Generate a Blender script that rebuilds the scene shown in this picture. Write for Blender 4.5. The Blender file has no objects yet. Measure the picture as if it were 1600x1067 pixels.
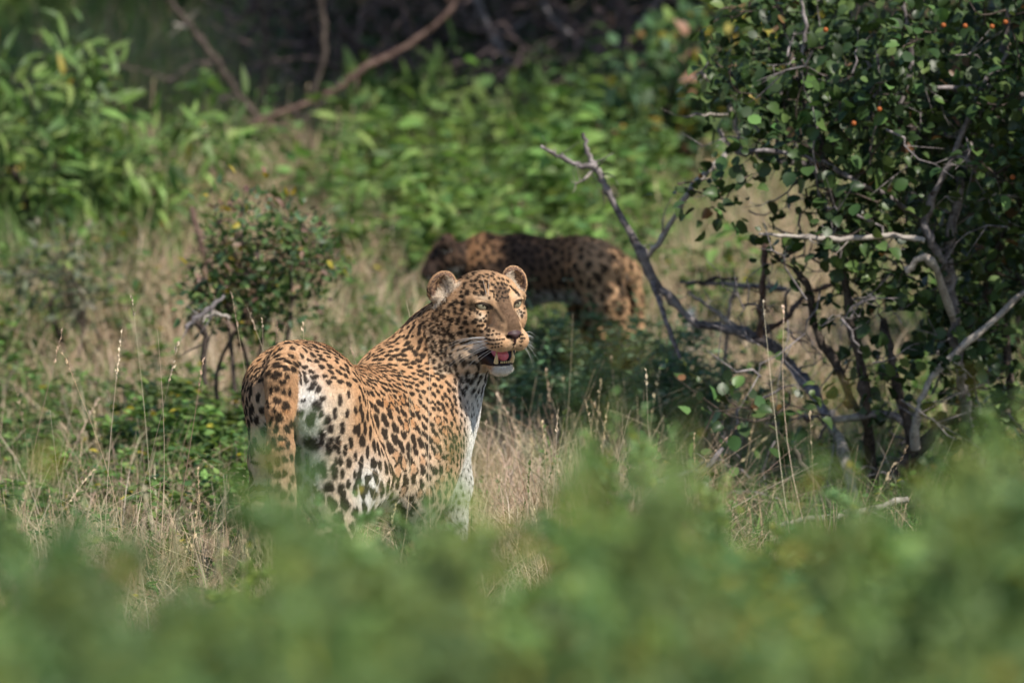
import bpy, math, random
import numpy as np
from mathutils import Vector, Matrix, kdtree

SC = bpy.context.scene
COL = SC.collection
RNG = np.random.default_rng(7)
random.seed(7)

# ---------------------------------------------------------------- camera
CAM_H = 3.0
FPX = 21600.0                      # focal length in photo pixels
PITCH = math.atan(0.0791)
cam_d = bpy.data.cameras.new('camera')
cam = bpy.data.objects.new('camera', cam_d)
COL.objects.link(cam)
cam_d.sensor_width = 36.0
cam_d.lens = 486.0
cam_d.clip_start = 0.5
cam_d.clip_end = 1000.0
cam.location = (0, 0, CAM_H)
cam.rotation_euler = (math.pi / 2 - PITCH, 0, 0)
cam_d.dof.use_dof = True
cam_d.dof.focus_distance = 29.98
cam_d.dof.aperture_fstop = 5.5
SC.camera = cam

# ---------------------------------------------------------------- daylight
SUN_EL = math.radians(49)
SUN_AZ = math.radians(43)          # measured from behind the camera towards its right
sun_vec = Vector((math.sin(SUN_AZ) * math.cos(SUN_EL), -math.cos(SUN_AZ) * math.cos(SUN_EL), math.sin(SUN_EL)))
world = bpy.data.worlds.new('World')
SC.world = world
world.use_nodes = True
wn = world.node_tree
sky = wn.nodes.new('ShaderNodeTexSky')
sky.sky_type = 'NISHITA'
sky.sun_disc = False
sky.sun_elevation = SUN_EL
sky.sun_rotation = math.atan2(sun_vec.x, sun_vec.y)
sky.air_density = 1.0
sky.dust_density = 0.8
wn.links.new(sky.outputs[0], wn.nodes['Background'].inputs[0])
wn.nodes['Background'].inputs[1].default_value = 0.10
sun_d = bpy.data.lights.new('sun', 'SUN')
sun_d.energy = 4.6
sun_d.angle = math.radians(0.53)
sun_d.color = (1.0, 0.93, 0.82)
sun = bpy.data.objects.new('sun', sun_d)
COL.objects.link(sun)
sun.location = sun_vec * 60
sun.rotation_euler = (-sun_vec).to_track_quat('-Z', 'Y').to_euler()
SC.view_settings.view_transform = 'Standard'
SC.view_settings.look = 'None'
SC.view_settings.exposure = 0.46
SC.view_settings.gamma = 1.0
SC.view_settings.use_curve_mapping = False
SC.cycles.use_denoising = True
SC.cycles.max_bounces = 8
SC.cycles.diffuse_bounces = 3
SC.cycles.glossy_bounces = 2
SC.cycles.transmission_bounces = 4
SC.cycles.transparent_max_bounces = 4
SC.cycles.caustics_reflective = False
SC.cycles.caustics_refractive = False

# ---------------------------------------------------------------- measuring helpers
CF = np.array([0, math.cos(PITCH), -math.sin(PITCH)])
CU = np.array([0, math.sin(PITCH), math.cos(PITCH)])


def at(u, v, Y):
    """world point at distance Y (metres along +Y) that the photo shows at pixel u, v"""
    a, b = (u - 800.0) / FPX, (533.5 - v) / FPX
    d = CF + np.array([a, 0, 0]) + b * CU
    t = Y / d[1]
    return np.array([0, 0, CAM_H]) + d * t


def proj(P):
    """pixel coordinates and depth of world points (n,3)"""
    q = P - np.array([0, 0, CAM_H])
    w = q @ CF
    return 800 + FPX * q[:, 0] / w, 533.5 - FPX * (q @ CU) / w, w


def sstep(a, b, x):
    t = np.clip((x - a) / (b - a), 0, 1)
    return t * t * (3 - 2 * t)


def hash3(ix, iy, iz, seed):
    h = (ix * 374761393 + iy * 668265263 + iz * 2147483647 + seed * 974634777) & 0xFFFFFFFF
    h = ((h ^ (h >> 13)) * 1274126177) & 0xFFFFFFFF
    return ((h ^ (h >> 16)) & 0xFFFF) / 65535.0


def vnoise(P, s, seed=0):
    """value noise 0..1 at points (n,3), feature size s"""
    q = np.asarray(P, float) / s + 1000.0
    i = np.floor(q).astype(np.int64)
    f = q - i
    f = f * f * (3 - 2 * f)
    out = 0
    for dx in (0, 1):
        for dy in (0, 1):
            for dz in (0, 1):
                w = (f[:, 0] if dx else 1 - f[:, 0]) * (f[:, 1] if dy else 1 - f[:, 1]) * (f[:, 2] if dz else 1 - f[:, 2])
                out = out + w * hash3(i[:, 0] + dx, i[:, 1] + dy, i[:, 2] + dz, seed)
    return out


def tag(o, label=None, cat=None, group=None, kind=None):
    if label: o['label'] = label
    if cat: o['category'] = cat
    if group: o['group'] = group
    if kind: o['kind'] = kind
    return o


def empty(name, loc, label=None, cat=None, group=None):
    o = bpy.data.objects.new(name, None)
    o.empty_display_size = 0.05
    o.location = Vector(loc)
    COL.objects.link(o)
    return tag(o, label, cat, group)


def mesh_np(name, V, polys, smooth=False, quads=None, tris=None, attrs=None):
    """polys: list of index arrays of equal length (n,k) to be concatenated"""
    me = bpy.data.meshes.new(name)
    V = np.asarray(V, np.float32)
    polys = [np.asarray(p, np.int32) for p in polys if len(p)]
    tot = np.concatenate([np.full(len(p), p.shape[1], np.int32) for p in polys])
    loops = np.concatenate([p.ravel() for p in polys])
    me.vertices.add(len(V)); me.vertices.foreach_set('co', V.ravel())
    me.loops.add(len(loops)); me.loops.foreach_set('vertex_index', loops)
    me.polygons.add(len(tot))
    st = np.concatenate([[0], np.cumsum(tot)[:-1]]).astype(np.int32)
    me.polygons.foreach_set('loop_start', st)
    me.polygons.foreach_set('loop_total', tot)
    me.polygons.foreach_set('use_smooth', np.full(len(tot), smooth))
    for k, a in (attrs or {}).items():
        a = np.asarray(a, np.float32)
        at_ = me.attributes.new(k, 'FLOAT_COLOR' if a.ndim == 2 else 'FLOAT', 'POINT')
        if a.ndim == 2:
            c = np.ones((len(a), 4), np.float32); c[:, :3] = a
            at_.data.foreach_set('color', c.ravel())
        else:
            at_.data.foreach_set('value', a)
    me.update(calc_edges=True)
    return me


def obj(name, me, mats, parent=None, loc=None):
    o = bpy.data.objects.new(name, me)
    for m in (mats if isinstance(mats, (list, tuple)) else [mats]):
        if m is not None and m.name not in [x.name for x in me.materials if x]:
            me.materials.append(m)
    COL.objects.link(o)
    if parent is not None:
        o.parent = parent
        o.matrix_parent_inverse = Matrix.Translation(-parent.location) if loc is None else Matrix()
    if loc is not None:
        o.location = Vector(loc)
    return o


def new_mat(name):
    m = bpy.data.materials.new(name)
    m.use_nodes = True
    nt = m.node_tree
    return m, nt, nt.nodes['Principled BSDF']


def frames(d):
    """two unit vectors perpendicular to each row of d"""
    d = d / np.maximum(np.linalg.norm(d, axis=1, keepdims=True), 1e-9)
    up = np.where(np.abs(d[:, 2:3]) > .9, np.array([[1., 0, 0]]), np.array([[0, 0, 1.]]))
    a = np.cross(d, up); a /= np.maximum(np.linalg.norm(a, axis=1, keepdims=True), 1e-9)
    return a, np.cross(d, a)


def tube(pts, rad, n=6, cap=True):
    """tapered tube along a polyline: verts, quads"""
    pts = np.asarray(pts, float); rad = np.asarray(rad, float)
    m = len(pts)
    t = np.gradient(pts, axis=0)
    a, b = frames(t)
    for i in range(1, m):                       # keep the frame from twisting
        tt = t[i] / (np.linalg.norm(t[i]) + 1e-9)
        x = a[i - 1] - tt * (a[i - 1] @ tt)
        a[i] = x / (np.linalg.norm(x) + 1e-9); b[i] = np.cross(tt, a[i])
    ang = np.arange(n) * 2 * math.pi / n
    V = pts[:, None] + rad[:, None, None] * (np.cos(ang)[None, :, None] * a[:, None] + np.sin(ang)[None, :, None] * b[:, None])
    V = V.reshape(-1, 3)
    i = np.arange(m - 1)[:, None] * n; j = np.arange(n)[None]; k = (j + 1) % n
    Q = np.stack([i + j, i + k, i + n + k, i + n + j], -1).reshape(-1, 4)
    return V, Q
# ================================================================ ground
def ground_z(x, Y):
    x = np.asarray(x, float); Y = np.asarray(Y, float)
    z = .068 * np.log1p(np.exp((Y - 33.0) / .6)) * .6
    z = z + .55 * sstep(27.0, 15.0, Y)
    z = z + .10 * sstep(44, 60, Y) * (Y - 44)
    P = np.stack([x.ravel(), Y.ravel(), 0 * x.ravel()], 1)
    n = (vnoise(P, 1.3, 21) - .5) * .09 + (vnoise(P, .35, 22) - .5) * .035
    cat = np.exp(-(((P[:, 0] + .2) / .7) ** 2 + ((P[:, 1] - 30) / .6) ** 2))
    return z + (n * (1 - .85 * cat)).reshape(x.shape)


def build_ground():
    xs = np.concatenate([np.linspace(-40, -5, 14)[:-1], np.linspace(-5, 5, 126), np.linspace(5, 40, 14)[1:]])
    ys = np.concatenate([np.linspace(-6, 14, 12)[:-1], np.linspace(14, 52, 320), np.linspace(52, 140, 24)[1:]])
    X, Y = np.meshgrid(xs, ys, indexing='ij')
    Z = ground_z(X, Y)
    V = np.stack([X.ravel(), Y.ravel(), Z.ravel()], 1)
    nx, ny = len(xs), len(ys)
    i = np.arange(nx - 1)[:, None] * ny; j = np.arange(ny - 1)[None]
    Q = np.stack([i + j, i + j + ny, i + j + ny + 1, i + j + 1], -1).reshape(-1, 4)
    m, nt, b = new_mat('dry_soil')
    tc = nt.nodes.new('ShaderNodeTexCoord')
    n1 = nt.nodes.new('ShaderNodeTexNoise'); n1.inputs['Scale'].default_value = 2.2; n1.inputs['Detail'].default_value = 8
    n2 = nt.nodes.new('ShaderNodeTexNoise'); n2.inputs['Scale'].default_value = 38; n2.inputs['Detail'].default_value = 6
    cr = nt.nodes.new('ShaderNodeValToRGB')
    cr.color_ramp.elements[0].position = .35; cr.color_ramp.elements[0].color = (.085, .060, .036, 1)
    cr.color_ramp.elements[1].position = .68; cr.color_ramp.elements[1].color = (.24, .175, .11, 1)
    e = cr.color_ramp.elements.new(.5); e.color = (.13, .105, .060, 1)
    mx = nt.nodes.new('ShaderNodeMix'); mx.data_type = 'RGBA'; mx.blend_type = 'MULTIPLY'; mx.inputs[0].default_value = .8
    c2 = nt.nodes.new('ShaderNodeValToRGB'); c2.color_ramp.elements[0].color = (.45, .42, .40, 1); c2.color_ramp.elements[1].color = (1.25, 1.2, 1.1, 1)
    bp = nt.nodes.new('ShaderNodeBump'); bp.inputs['Strength'].default_value = .6; bp.inputs['Distance'].default_value = .02
    L = nt.links.new
    for n in (n1, n2): L(tc.outputs['Object'], n.inputs['Vector'])
    L(n1.outputs['Fac'], cr.inputs[0]); L(n2.outputs['Fac'], c2.inputs[0])
    L(cr.outputs[0], mx.inputs[6]); L(c2.outputs[0], mx.inputs[7]); L(mx.outputs[2], b.inputs['Base Color'])
    L(n2.outputs['Fac'], bp.inputs['Height']); L(bp.outputs[0], b.inputs['Normal'])
    b.inputs['Roughness'].default_value = .95; b.inputs['Specular IOR Level'].default_value = .1
    tag(obj('ground', mesh_np('ground', V, [Q], True), m), kind='structure')


build_ground()

# ================================================================ plant materials
def leaf_material(name, trans=.35, rough=.5, spec=.3):
    m, nt, b = new_mat(name)
    L = nt.links.new
    a = nt.nodes.new('ShaderNodeAttribute'); a.attribute_name = 'col'
    oi = nt.nodes.new('ShaderNodeObjectInfo')
    hs = nt.nodes.new('ShaderNodeHueSaturation')
    mr = nt.nodes.new('ShaderNodeMapRange'); mr.inputs[3].default_value = .72; mr.inputs[4].default_value = 1.3
    mh = nt.nodes.new('ShaderNodeMapRange'); mh.inputs[3].default_value = .485; mh.inputs[4].default_value = .515
    L(oi.outputs['Random'], mr.inputs[0]); L(mr.outputs[0], hs.inputs['Value'])
    L(oi.outputs['Random'], mh.inputs[0]); L(mh.outputs[0], hs.inputs['Hue'])
    L(a.outputs['Color'], hs.inputs['Color']); L(hs.outputs[0], b.inputs['Base Color'])
    b.inputs['Roughness'].default_value = rough; b.inputs['Specular IOR Level'].default_value = spec
    t = nt.nodes.new('ShaderNodeBsdfTranslucent')
    g = nt.nodes.new('ShaderNodeMix'); g.data_type = 'RGBA'; g.blend_type = 'MULTIPLY'; g.inputs[0].default_value = 1; g.inputs[7].default_value = (1.12, 1.14, .75, 1)
    L(hs.outputs[0], g.inputs[6]); L(g.outputs[2], t.inputs['Color'])
    ms = nt.nodes.new('ShaderNodeMixShader'); ms.inputs[0].default_value = trans
    L(b.outputs[0], ms.inputs[1]); L(t.outputs[0], ms.inputs[2])
    L(ms.outputs[0], nt.nodes['Material Output'].inputs['Surface'])
    return m


def bark_material(name, c0, c1, scale=60):
    m, nt, b = new_mat(name)
    L = nt.links.new
    tc = nt.nodes.new('ShaderNodeTexCoord')
    n = nt.nodes.new('ShaderNodeTexNoise'); n.inputs['Scale'].default_value = scale; n.inputs['Detail'].default_value = 6; n.inputs['Roughness'].default_value = .65
    cr = nt.nodes.new('ShaderNodeValToRGB')
    cr.color_ramp.elements[0].position = .36; cr.color_ramp.elements[0].color = (*c0, 1)
    cr.color_ramp.elements[1].position = .66; cr.color_ramp.elements[1].color = (*c1, 1)
    L(tc.outputs['Object'], n.inputs['Vector']); L(n.outputs['Fac'], cr.inputs[0]); L(cr.outputs[0], b.inputs['Base Color'])
    bp = nt.nodes.new('ShaderNodeBump'); bp.inputs['Strength'].default_value = .7; bp.inputs['Distance'].default_value = .004
    L(n.outputs['Fac'], bp.inputs['Height']); L(bp.outputs[0], b.inputs['Normal'])
    b.inputs['Roughness'].default_value = .9; b.inputs['Specular IOR Level'].default_value = .15
    return m


LEAF = leaf_material('leaf_green', .38, .48, .35)
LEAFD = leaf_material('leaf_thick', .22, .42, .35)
GRASS = leaf_material('grass_blade', .30, .6, .2)
STRAW = leaf_material('straw', .15, .65, .25)
BARK = bark_material('bark_grey', (.075, .064, .066), (.33, .295, .295), 45)
BARKD = bark_material('bark_dark', (.035, .027, .024), (.12, .095, .080))
BARKP = bark_material('bark_pale', (.22, .19, .17), (.50, .45, .40))
BARKR = bark_material('bark_reddish', (.075, .045, .038), (.21, .14, .115))

# ================================================================ leaves
def template(kind):
    st = {'ovate': [(.0, 0), (.22, .24), (.50, .27), (.78, .14), (1, 0)],
          'round': [(.0, 0), (.20, .34), (.50, .44), (.80, .32), (1, 0)],
          'lance': [(.0, 0), (.25, .12), (.55, .13), (.80, .07), (1, 0)],
          'small': [(.0, 0), (.5, .26), (1, 0)]}[kind]
    V = []; Q = []; T = []
    for t, w in st:
        z = -.22 * t * t
        if w == 0: V.append((t, 0, z))
        else: V += [(t, -w, z + w * .30), (t, 0, z), (t, w, z + w * .30)]
    n = len(st) - 2
    T += [(0, 1, 2), (0, 2, 3)]
    for i in range(n - 1):
        a = 1 + 3 * i; b = a + 3
        Q += [(a, b, b + 1, a + 1), (a + 1, b + 1, b + 2, a + 2)]
    a = 1 + 3 * (n - 1); e = len(V) - 1
    T += [(a, e, a + 1), (a + 1, e, a + 2)]
    return np.array(V, float), np.array(Q, int).reshape(-1, 4), np.array(T, int)


TPL = {k: template(k) for k in ('ovate', 'round', 'lance', 'small')}


def unit(a): return a / np.maximum(np.linalg.norm(a, axis=-1, keepdims=True), 1e-9)


def leaf_frames(d, nrm):
    d = unit(d); n = nrm - d * (nrm * d).sum(1, keepdims=True)
    n = unit(n); return d, np.cross(n, d), n


def scatter(kind, pos, d, nrm, size, col, curl=None):
    T, Q, R = TPL[kind]
    X, Y, Z = leaf_frames(d, nrm)
    s = size[:, None, None]
    tz = T[None, :, 2] * (1 if curl is None else curl[:, None])
    V = pos[:, None] + s * (T[None, :, 0, None] * X[:, None] + T[None, :, 1, None] * Y[:, None] + tz[..., None] * Z[:, None])
    n = len(pos); k = len(T)
    off = (np.arange(n) * k)[:, None, None]
    shade = np.ones(k)
    C = np.repeat(col, k, 0)
    return V.reshape(-1, 3), (Q[None] + off).reshape(-1, 4), (R[None] + off).reshape(-1, 3), C


def merge(parts):
    Vs, Fs, Cs, o = [], {}, [], 0
    for p in parts:
        V, faces, C = p
        Vs.append(V); Cs.append(C)
        for F in faces:
            if len(F): Fs.setdefault(F.shape[1], []).append(F + o)
        o += len(V)
    return np.concatenate(Vs), [np.concatenate(x) for x in Fs.values()], np.concatenate(Cs)


def leaf_mesh(name, kind, pos, d, nrm, size, col, curl=None):
    V, Q, R, C = scatter(kind, pos, d, nrm, size, col, curl)
    return mesh_np(name, V, [x for x in (Q, R) if len(x)], True, attrs={'col': C})


def one_leaf(kind, col, rng):
    """a leaf mesh of unit length with its own colour"""
    T, Q, R = TPL[kind]
    V = T.copy(); V[:, 2] *= rng.uniform(.3, 1.8); V[:, 1] *= rng.uniform(.85, 1.1)
    return mesh_np('leaf', V, [x for x in (Q, R) if len(x)], True, attrs={'col': np.repeat(np.array(col)[None], len(V), 0)})


def put_leaf(me, mat, parent, p, d, n, s):
    X, Y, Z = leaf_frames(np.array([d], float), np.array([n], float))
    o = bpy.data.objects.new('leaf', me)
    if mat.name not in [m.name for m in me.materials]: me.materials.append(mat)
    COL.objects.link(o); o.parent = parent
    q = np.asarray(p) - np.array(parent.location)
    M = Matrix(((X[0][0] * s, Y[0][0] * s, Z[0][0] * s, q[0]), (X[0][1] * s, Y[0][1] * s, Z[0][1] * s, q[1]), (X[0][2] * s, Y[0][2] * s, Z[0][2] * s, q[2]), (0, 0, 0, 1)))
    o.matrix_basis = M
    return o


def pick(cols, n, rng, jit=.18, p=None):
    c = np.array(cols, float)[rng.choice(len(cols), n, p=p)]
    return c * rng.uniform(1 - jit, 1 + jit, (n, 1)) * rng.uniform(.94, 1.06, (n, 3))


def copy_thing(root, loc, rz, sc=1.0, label=None, sz=None):
    r = root.copy(); COL.objects.link(r)
    r.location = Vector(loc); r.rotation_euler = (0, 0, rz); r.scale = (sc, sc, sz or sc)
    if label: r['label'] = label
    for ch in root.children:
        c = ch.copy(); COL.objects.link(c); c.parent = r
    return r


GREEN = [(.110, .185, .058), (.080, .145, .048), (.145, .225, .070), (.060, .110, .040), (.180, .240, .075)]
BLUEG = [(.090, .155, .075), (.070, .130, .065), (.115, .185, .085), (.055, .105, .052)]
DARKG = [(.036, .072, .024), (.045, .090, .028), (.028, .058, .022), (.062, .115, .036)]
BRIGHT = [(.195, .310, .085), (.150, .260, .070), (.250, .360, .110), (.105, .190, .055)]
DRY = [(.47, .36, .25), (.38, .28, .19), (.56, .46, .34), (.30, .22, .15), (.50, .38, .28)]
YEL = [(.42, .33, .05), (.38, .25, .05)]
REDB = [(.22, .10, .07), (.30, .15, .10), (.16, .075, .055), (.38, .22, .15)]

# ================================================================ short grass and litter
def blades(n, xr, yr, hfun, cfun, dfun, rng, wid=(.0016, .0034), lean=.35, seg=3, flat=0):
    x = rng.uniform(xr[0], xr[1], n * 2); Y = rng.uniform(yr[0], yr[1], n * 2)
    keep = (np.abs(x) < .040 * Y + .9) & (rng.random(n * 2) < dfun(x, Y))
    x, Y = x[keep][:n], Y[keep][:n]; n = len(x)
    h = hfun(x, Y, rng); z = ground_z(x, Y)
    base = np.stack([x, Y, z - .004], 1)
    az = rng.uniform(0, 6.283, n); ln = np.abs(rng.normal(0, lean, n)) + .04
    dirh = np.stack([np.cos(az), np.sin(az), 0 * az], 1)
    wv = rng.uniform(0, 6.283, n); side = np.stack([np.cos(wv), np.sin(wv), 0 * wv], 1)
    w = rng.uniform(wid[0], wid[1], n)
    rows = []
    for i in range(seg):
        t = i / seg
        p = base + dirh * (h * (ln * t + .55 * ln * t * t))[:, None]
        p[:, 2] += h * (t - .35 * ln * t * t)
        ww = w * (1 - .55 * t)
        rows += [p - side * ww[:, None], p + side * ww[:, None]]
    tip = base + dirh * (h * (ln + .75 * ln))[:, None]; tip[:, 2] += h * (1 - np.minimum(.5 * ln, .7))
    rows.append(tip)
    V = np.stack(rows, 1).reshape(-1, 3); k = 2 * seg + 1
    o = (np.arange(n) * k)[:, None]
    Q = np.concatenate([o + np.array([[2 * i, 2 * i + 1, 2 * i + 3, 2 * i + 2]]) for i in range(seg - 1)]) if seg > 1 else np.zeros((0, 4), int)
    T = o + np.array([[2 * seg - 2, 2 * seg - 1, 2 * seg]])
    c = cfun(x, Y, rng)
    C = np.repeat(c, k, 0)
    return V, Q, T, C


def patch(x, Y, s, seed): return vnoise(np.stack([x, Y, 0 * x], 1), s, seed)


def straw_share(x, Y):
    """how much of the sward is dry straw: much of it left of and right of the leopard, less behind"""
    u = 800 + FPX * x / Y
    a = np.exp(-(((u - 160) / 260) ** 2 + ((Y - 30.3) / 1.6) ** 2)) * .9
    b = np.exp(-(((u - 850) / 190) ** 2 + ((Y - 31.7) / 1.8) ** 2)) * 1.05
    c = np.exp(-(((u - 1180) / 200) ** 2 + ((Y - 35.8) / 2.0) ** 2)) * .9
    d = np.exp(-(((u - 450) / 190) ** 2 + ((Y - 37.0) / 1.6) ** 2)) * .8
    e = np.exp(-(((u - 250) / 160) ** 2 + ((Y - 35.3) / 1.4) ** 2)) * .7
    return np.clip(a + b + c + d + e + .28 + .5 * (patch(x, Y, .5, 31) - .5), .05, .97)


def build_sward():
    rng = np.random.default_rng(5)
    def c_mix(x, Y, r):
        s = straw_share(x, Y)
        dry = r.random(len(x)) < s
        g = pick(GREEN + BRIGHT[:2], len(x), r); d = pick(DRY, len(x), r)
        return np.where(dry[:, None], d, g)
    h1 = lambda x, Y, r: r.uniform(.05, .20, len(x)) * (.7 + .8 * patch(x, Y, .6, 9))
    V, Q, T, C = blades(150000, (-2.9, 2.9), (24, 45), h1, c_mix, lambda x, Y: (.35 + .65 * patch(x, Y, .4, 8)) * (1 - .85 * ((x > -.65) & (Y > 39.4))), rng, lean=.5)
    tag(obj('grass', mesh_np('grass', V, [Q, T], False, attrs={'col': C}), GRASS), 'short mixed green and dry grass covering the ground', None, None, 'stuff')
    dm = lambda x, Y: np.clip(1.3 * (straw_share(x, Y) - .45), 0, 1)
    V, Q, T, C = blades(60000, (-2.2, 1.6), (28.5, 35), lambda x, Y, r: r.uniform(.10, .30, len(x)), lambda x, Y, r: pick(DRY[:1] + DRY[2:3] + DRY[4:], len(x), r) * 1.08, dm, rng, (.0009, .0020), lean=1.1, seg=4)
    tag(obj('straw', mesh_np('straw', V, [Q, T], False, attrs={'col': C}), STRAW), 'pale tangled dry straw lying among the green grass', None, None, 'stuff')
    # litter: dead leaves and straw bits lying flat
    n = 26000
    x = rng.uniform(-2.8, 2.8, n); Y = rng.uniform(24, 45, n); k = np.abs(x) < .04 * Y + .9; x, Y = x[k], Y[k]; n = len(x)
    pos = np.stack([x, Y, ground_z(x, Y) + rng.uniform(.003, .03, n)], 1)
    az = rng.uniform(0, 6.28, n); d = np.stack([np.cos(az), np.sin(az), rng.normal(0, .35, n)], 1)
    nn = rng.normal(0, .35, (n, 3)) + [0, 0, 1]
    me = leaf_mesh('leaf_litter', 'small', pos, d, nn, rng.uniform(.015, .045, n), pick(DRY + REDB, n, rng))
    tag(obj('leaf_litter', me, STRAW), 'brown dead leaves and straw scattered under the grass', None, None, 'stuff')


build_sward()

def X(u, Y): return (u - 800) / FPX * Y


# ================================================================ grass tufts and stalks
def where(u, Y):
    """where a small plant stands, by what is beside it"""
    rows = [(29.6, ['before the dry clump edge', 'low in the dry clump', 'before the big leopard hind legs', 'before the big leopard forelegs', 'in front of the straw patch', 'before the shrub foot', 'before the round leaved shrub']),
            (31.2, ['far out in the dry clump', 'in the dry clump', 'beside the rump of the big leopard', 'behind the big leopard', 'in the straw patch by the white foreleg', 'by the foot of the dead branch', 'under the round leaved shrub']),
            (33.0, ['beyond the dry clump', 'in front of the small bush', 'behind the rump of the big leopard', 'behind the back of the big leopard', 'behind the head of the big leopard', 'under the dead branch', 'among the round leaved shrub stems']),
            (35.2, ['beside the dusky low bush', 'left of the small bush', 'just behind the small bush', 'in front of the smaller leopard', 'under the smaller leopard', 'behind the dead branch', 'behind the round leaved shrub']),
            (37.6, ['under the drooping bush', 'beside the drooping bush', 'behind the small bush', 'just behind the smaller leopard', 'behind the rump of the smaller leopard', 'behind the dead branch fork', 'far behind the round leaved shrub']),
            (99, ['at the back under the drooping bush', 'at the foot of the leaning limb', 'at the foot of the reddish limb', 'at the edge of the dark thicket', 'under the dark thicket', 'below the mid bush', 'at the back behind the shrub'])]
    for ymax, names in rows:
        if Y < ymax: break
    i = int(np.searchsorted([110, 370, 560, 740, 960, 1200], u))
    return names[i]


def stalk_geo(p0, p1, bow, r, rng, head=.0, n=7, head_r=.004, flip=None):
    """one dry stalk from p0 to p1 with a sideways bow and a thin spiky seed head along its last part"""
    p0, p1 = np.array(p0, float), np.array(p1, float)
    ts = np.linspace(0, 1, n)
    ax = p1 - p0; L = np.linalg.norm(ax)
    sd = np.cross(ax / L, rng.normal(0, 1, 3)); sd /= np.linalg.norm(sd)
    pts = p0 + ts[:, None] * ax + (np.sin(ts * math.pi) * bow * L)[:, None] * sd
    V, Q = tube(pts, r * (1 - .6 * ts), 4)
    parts = [(V, [Q])]
    if head > 0:
        m = int(26 * head / .12)
        t = 1 - head / L * rng.random(m)
        q = np.stack([np.interp(t, ts, pts[:, i]) for i in range(3)], 1)
        dd = unit(ax[None] / L + rng.normal(0, .20, (m, 3)))
        s, Q2, R2, _ = scatter('small', q, dd, rng.normal(0, 1, (m, 3)), rng.uniform(.006, .013, m), np.zeros((m, 3)))
        parts.append((s, [Q2, R2]))
    return parts


def join(parts, cols):
    P = [(V, F, np.repeat(np.array(c)[None], len(V), 0)) for (V, F), c in zip(parts, cols)]
    return merge(P)


def tuft_mesh(rng, n, h, spread, cols, heads=.3, lean=.4, r=.0011, blades_n=60):
    parts, cl = [], []
    for i in range(n):
        a = rng.uniform(0, 6.28); rr = spread * rng.random() ** .7
        p0 = np.array([math.cos(a) * rr * .3, math.sin(a) * rr * .3, -.01])
        hh = h * rng.uniform(.55, 1.1); ln = abs(rng.normal(0, lean)) + .05
        p1 = p0 + np.array([math.cos(a) * ln * hh, math.sin(a) * ln * hh, hh * (1 - .25 * ln)])
        c = pick(cols, 1, rng)[0]
        for g in stalk_geo(p0, p1, rng.normal(0, .07), r * rng.uniform(.7, 1.2), rng, .10 * (rng.random() < heads)): parts.append(g); cl.append(c)
    for i in range(blades_n):
        a = rng.uniform(0, 6.28); rr = spread * rng.random()
        p0 = np.array([math.cos(a) * rr * .4, math.sin(a) * rr * .4, -.01]); hh = h * rng.uniform(.3, .75); ln = rng.uniform(.1, .9)
        b = rng.uniform(0, 6.28); d = np.array([math.cos(b), math.sin(b), 0]); ts = np.linspace(0, 1, 5)
        pts = p0 + np.outer(hh * (ln * ts * .5 + ln * ts ** 2 * .5), d) + np.outer(hh * (ts - .45 * ln * ts ** 2), [0, 0, 1])
        sd = np.cross(d, [0, 0, 1]); sd = unit(sd + rng.normal(0, .5, 3)); w = .0022 * (1 - ts * .95)
        V = np.concatenate([pts - np.outer(w, sd), pts + np.outer(w, sd)]); Q = np.array([[j, j + 1, j + 6, j + 5] for j in range(4)])
        parts.append((V, [Q])); cl.append(pick(cols, 1, rng)[0])
    return join(parts, cl)


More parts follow.
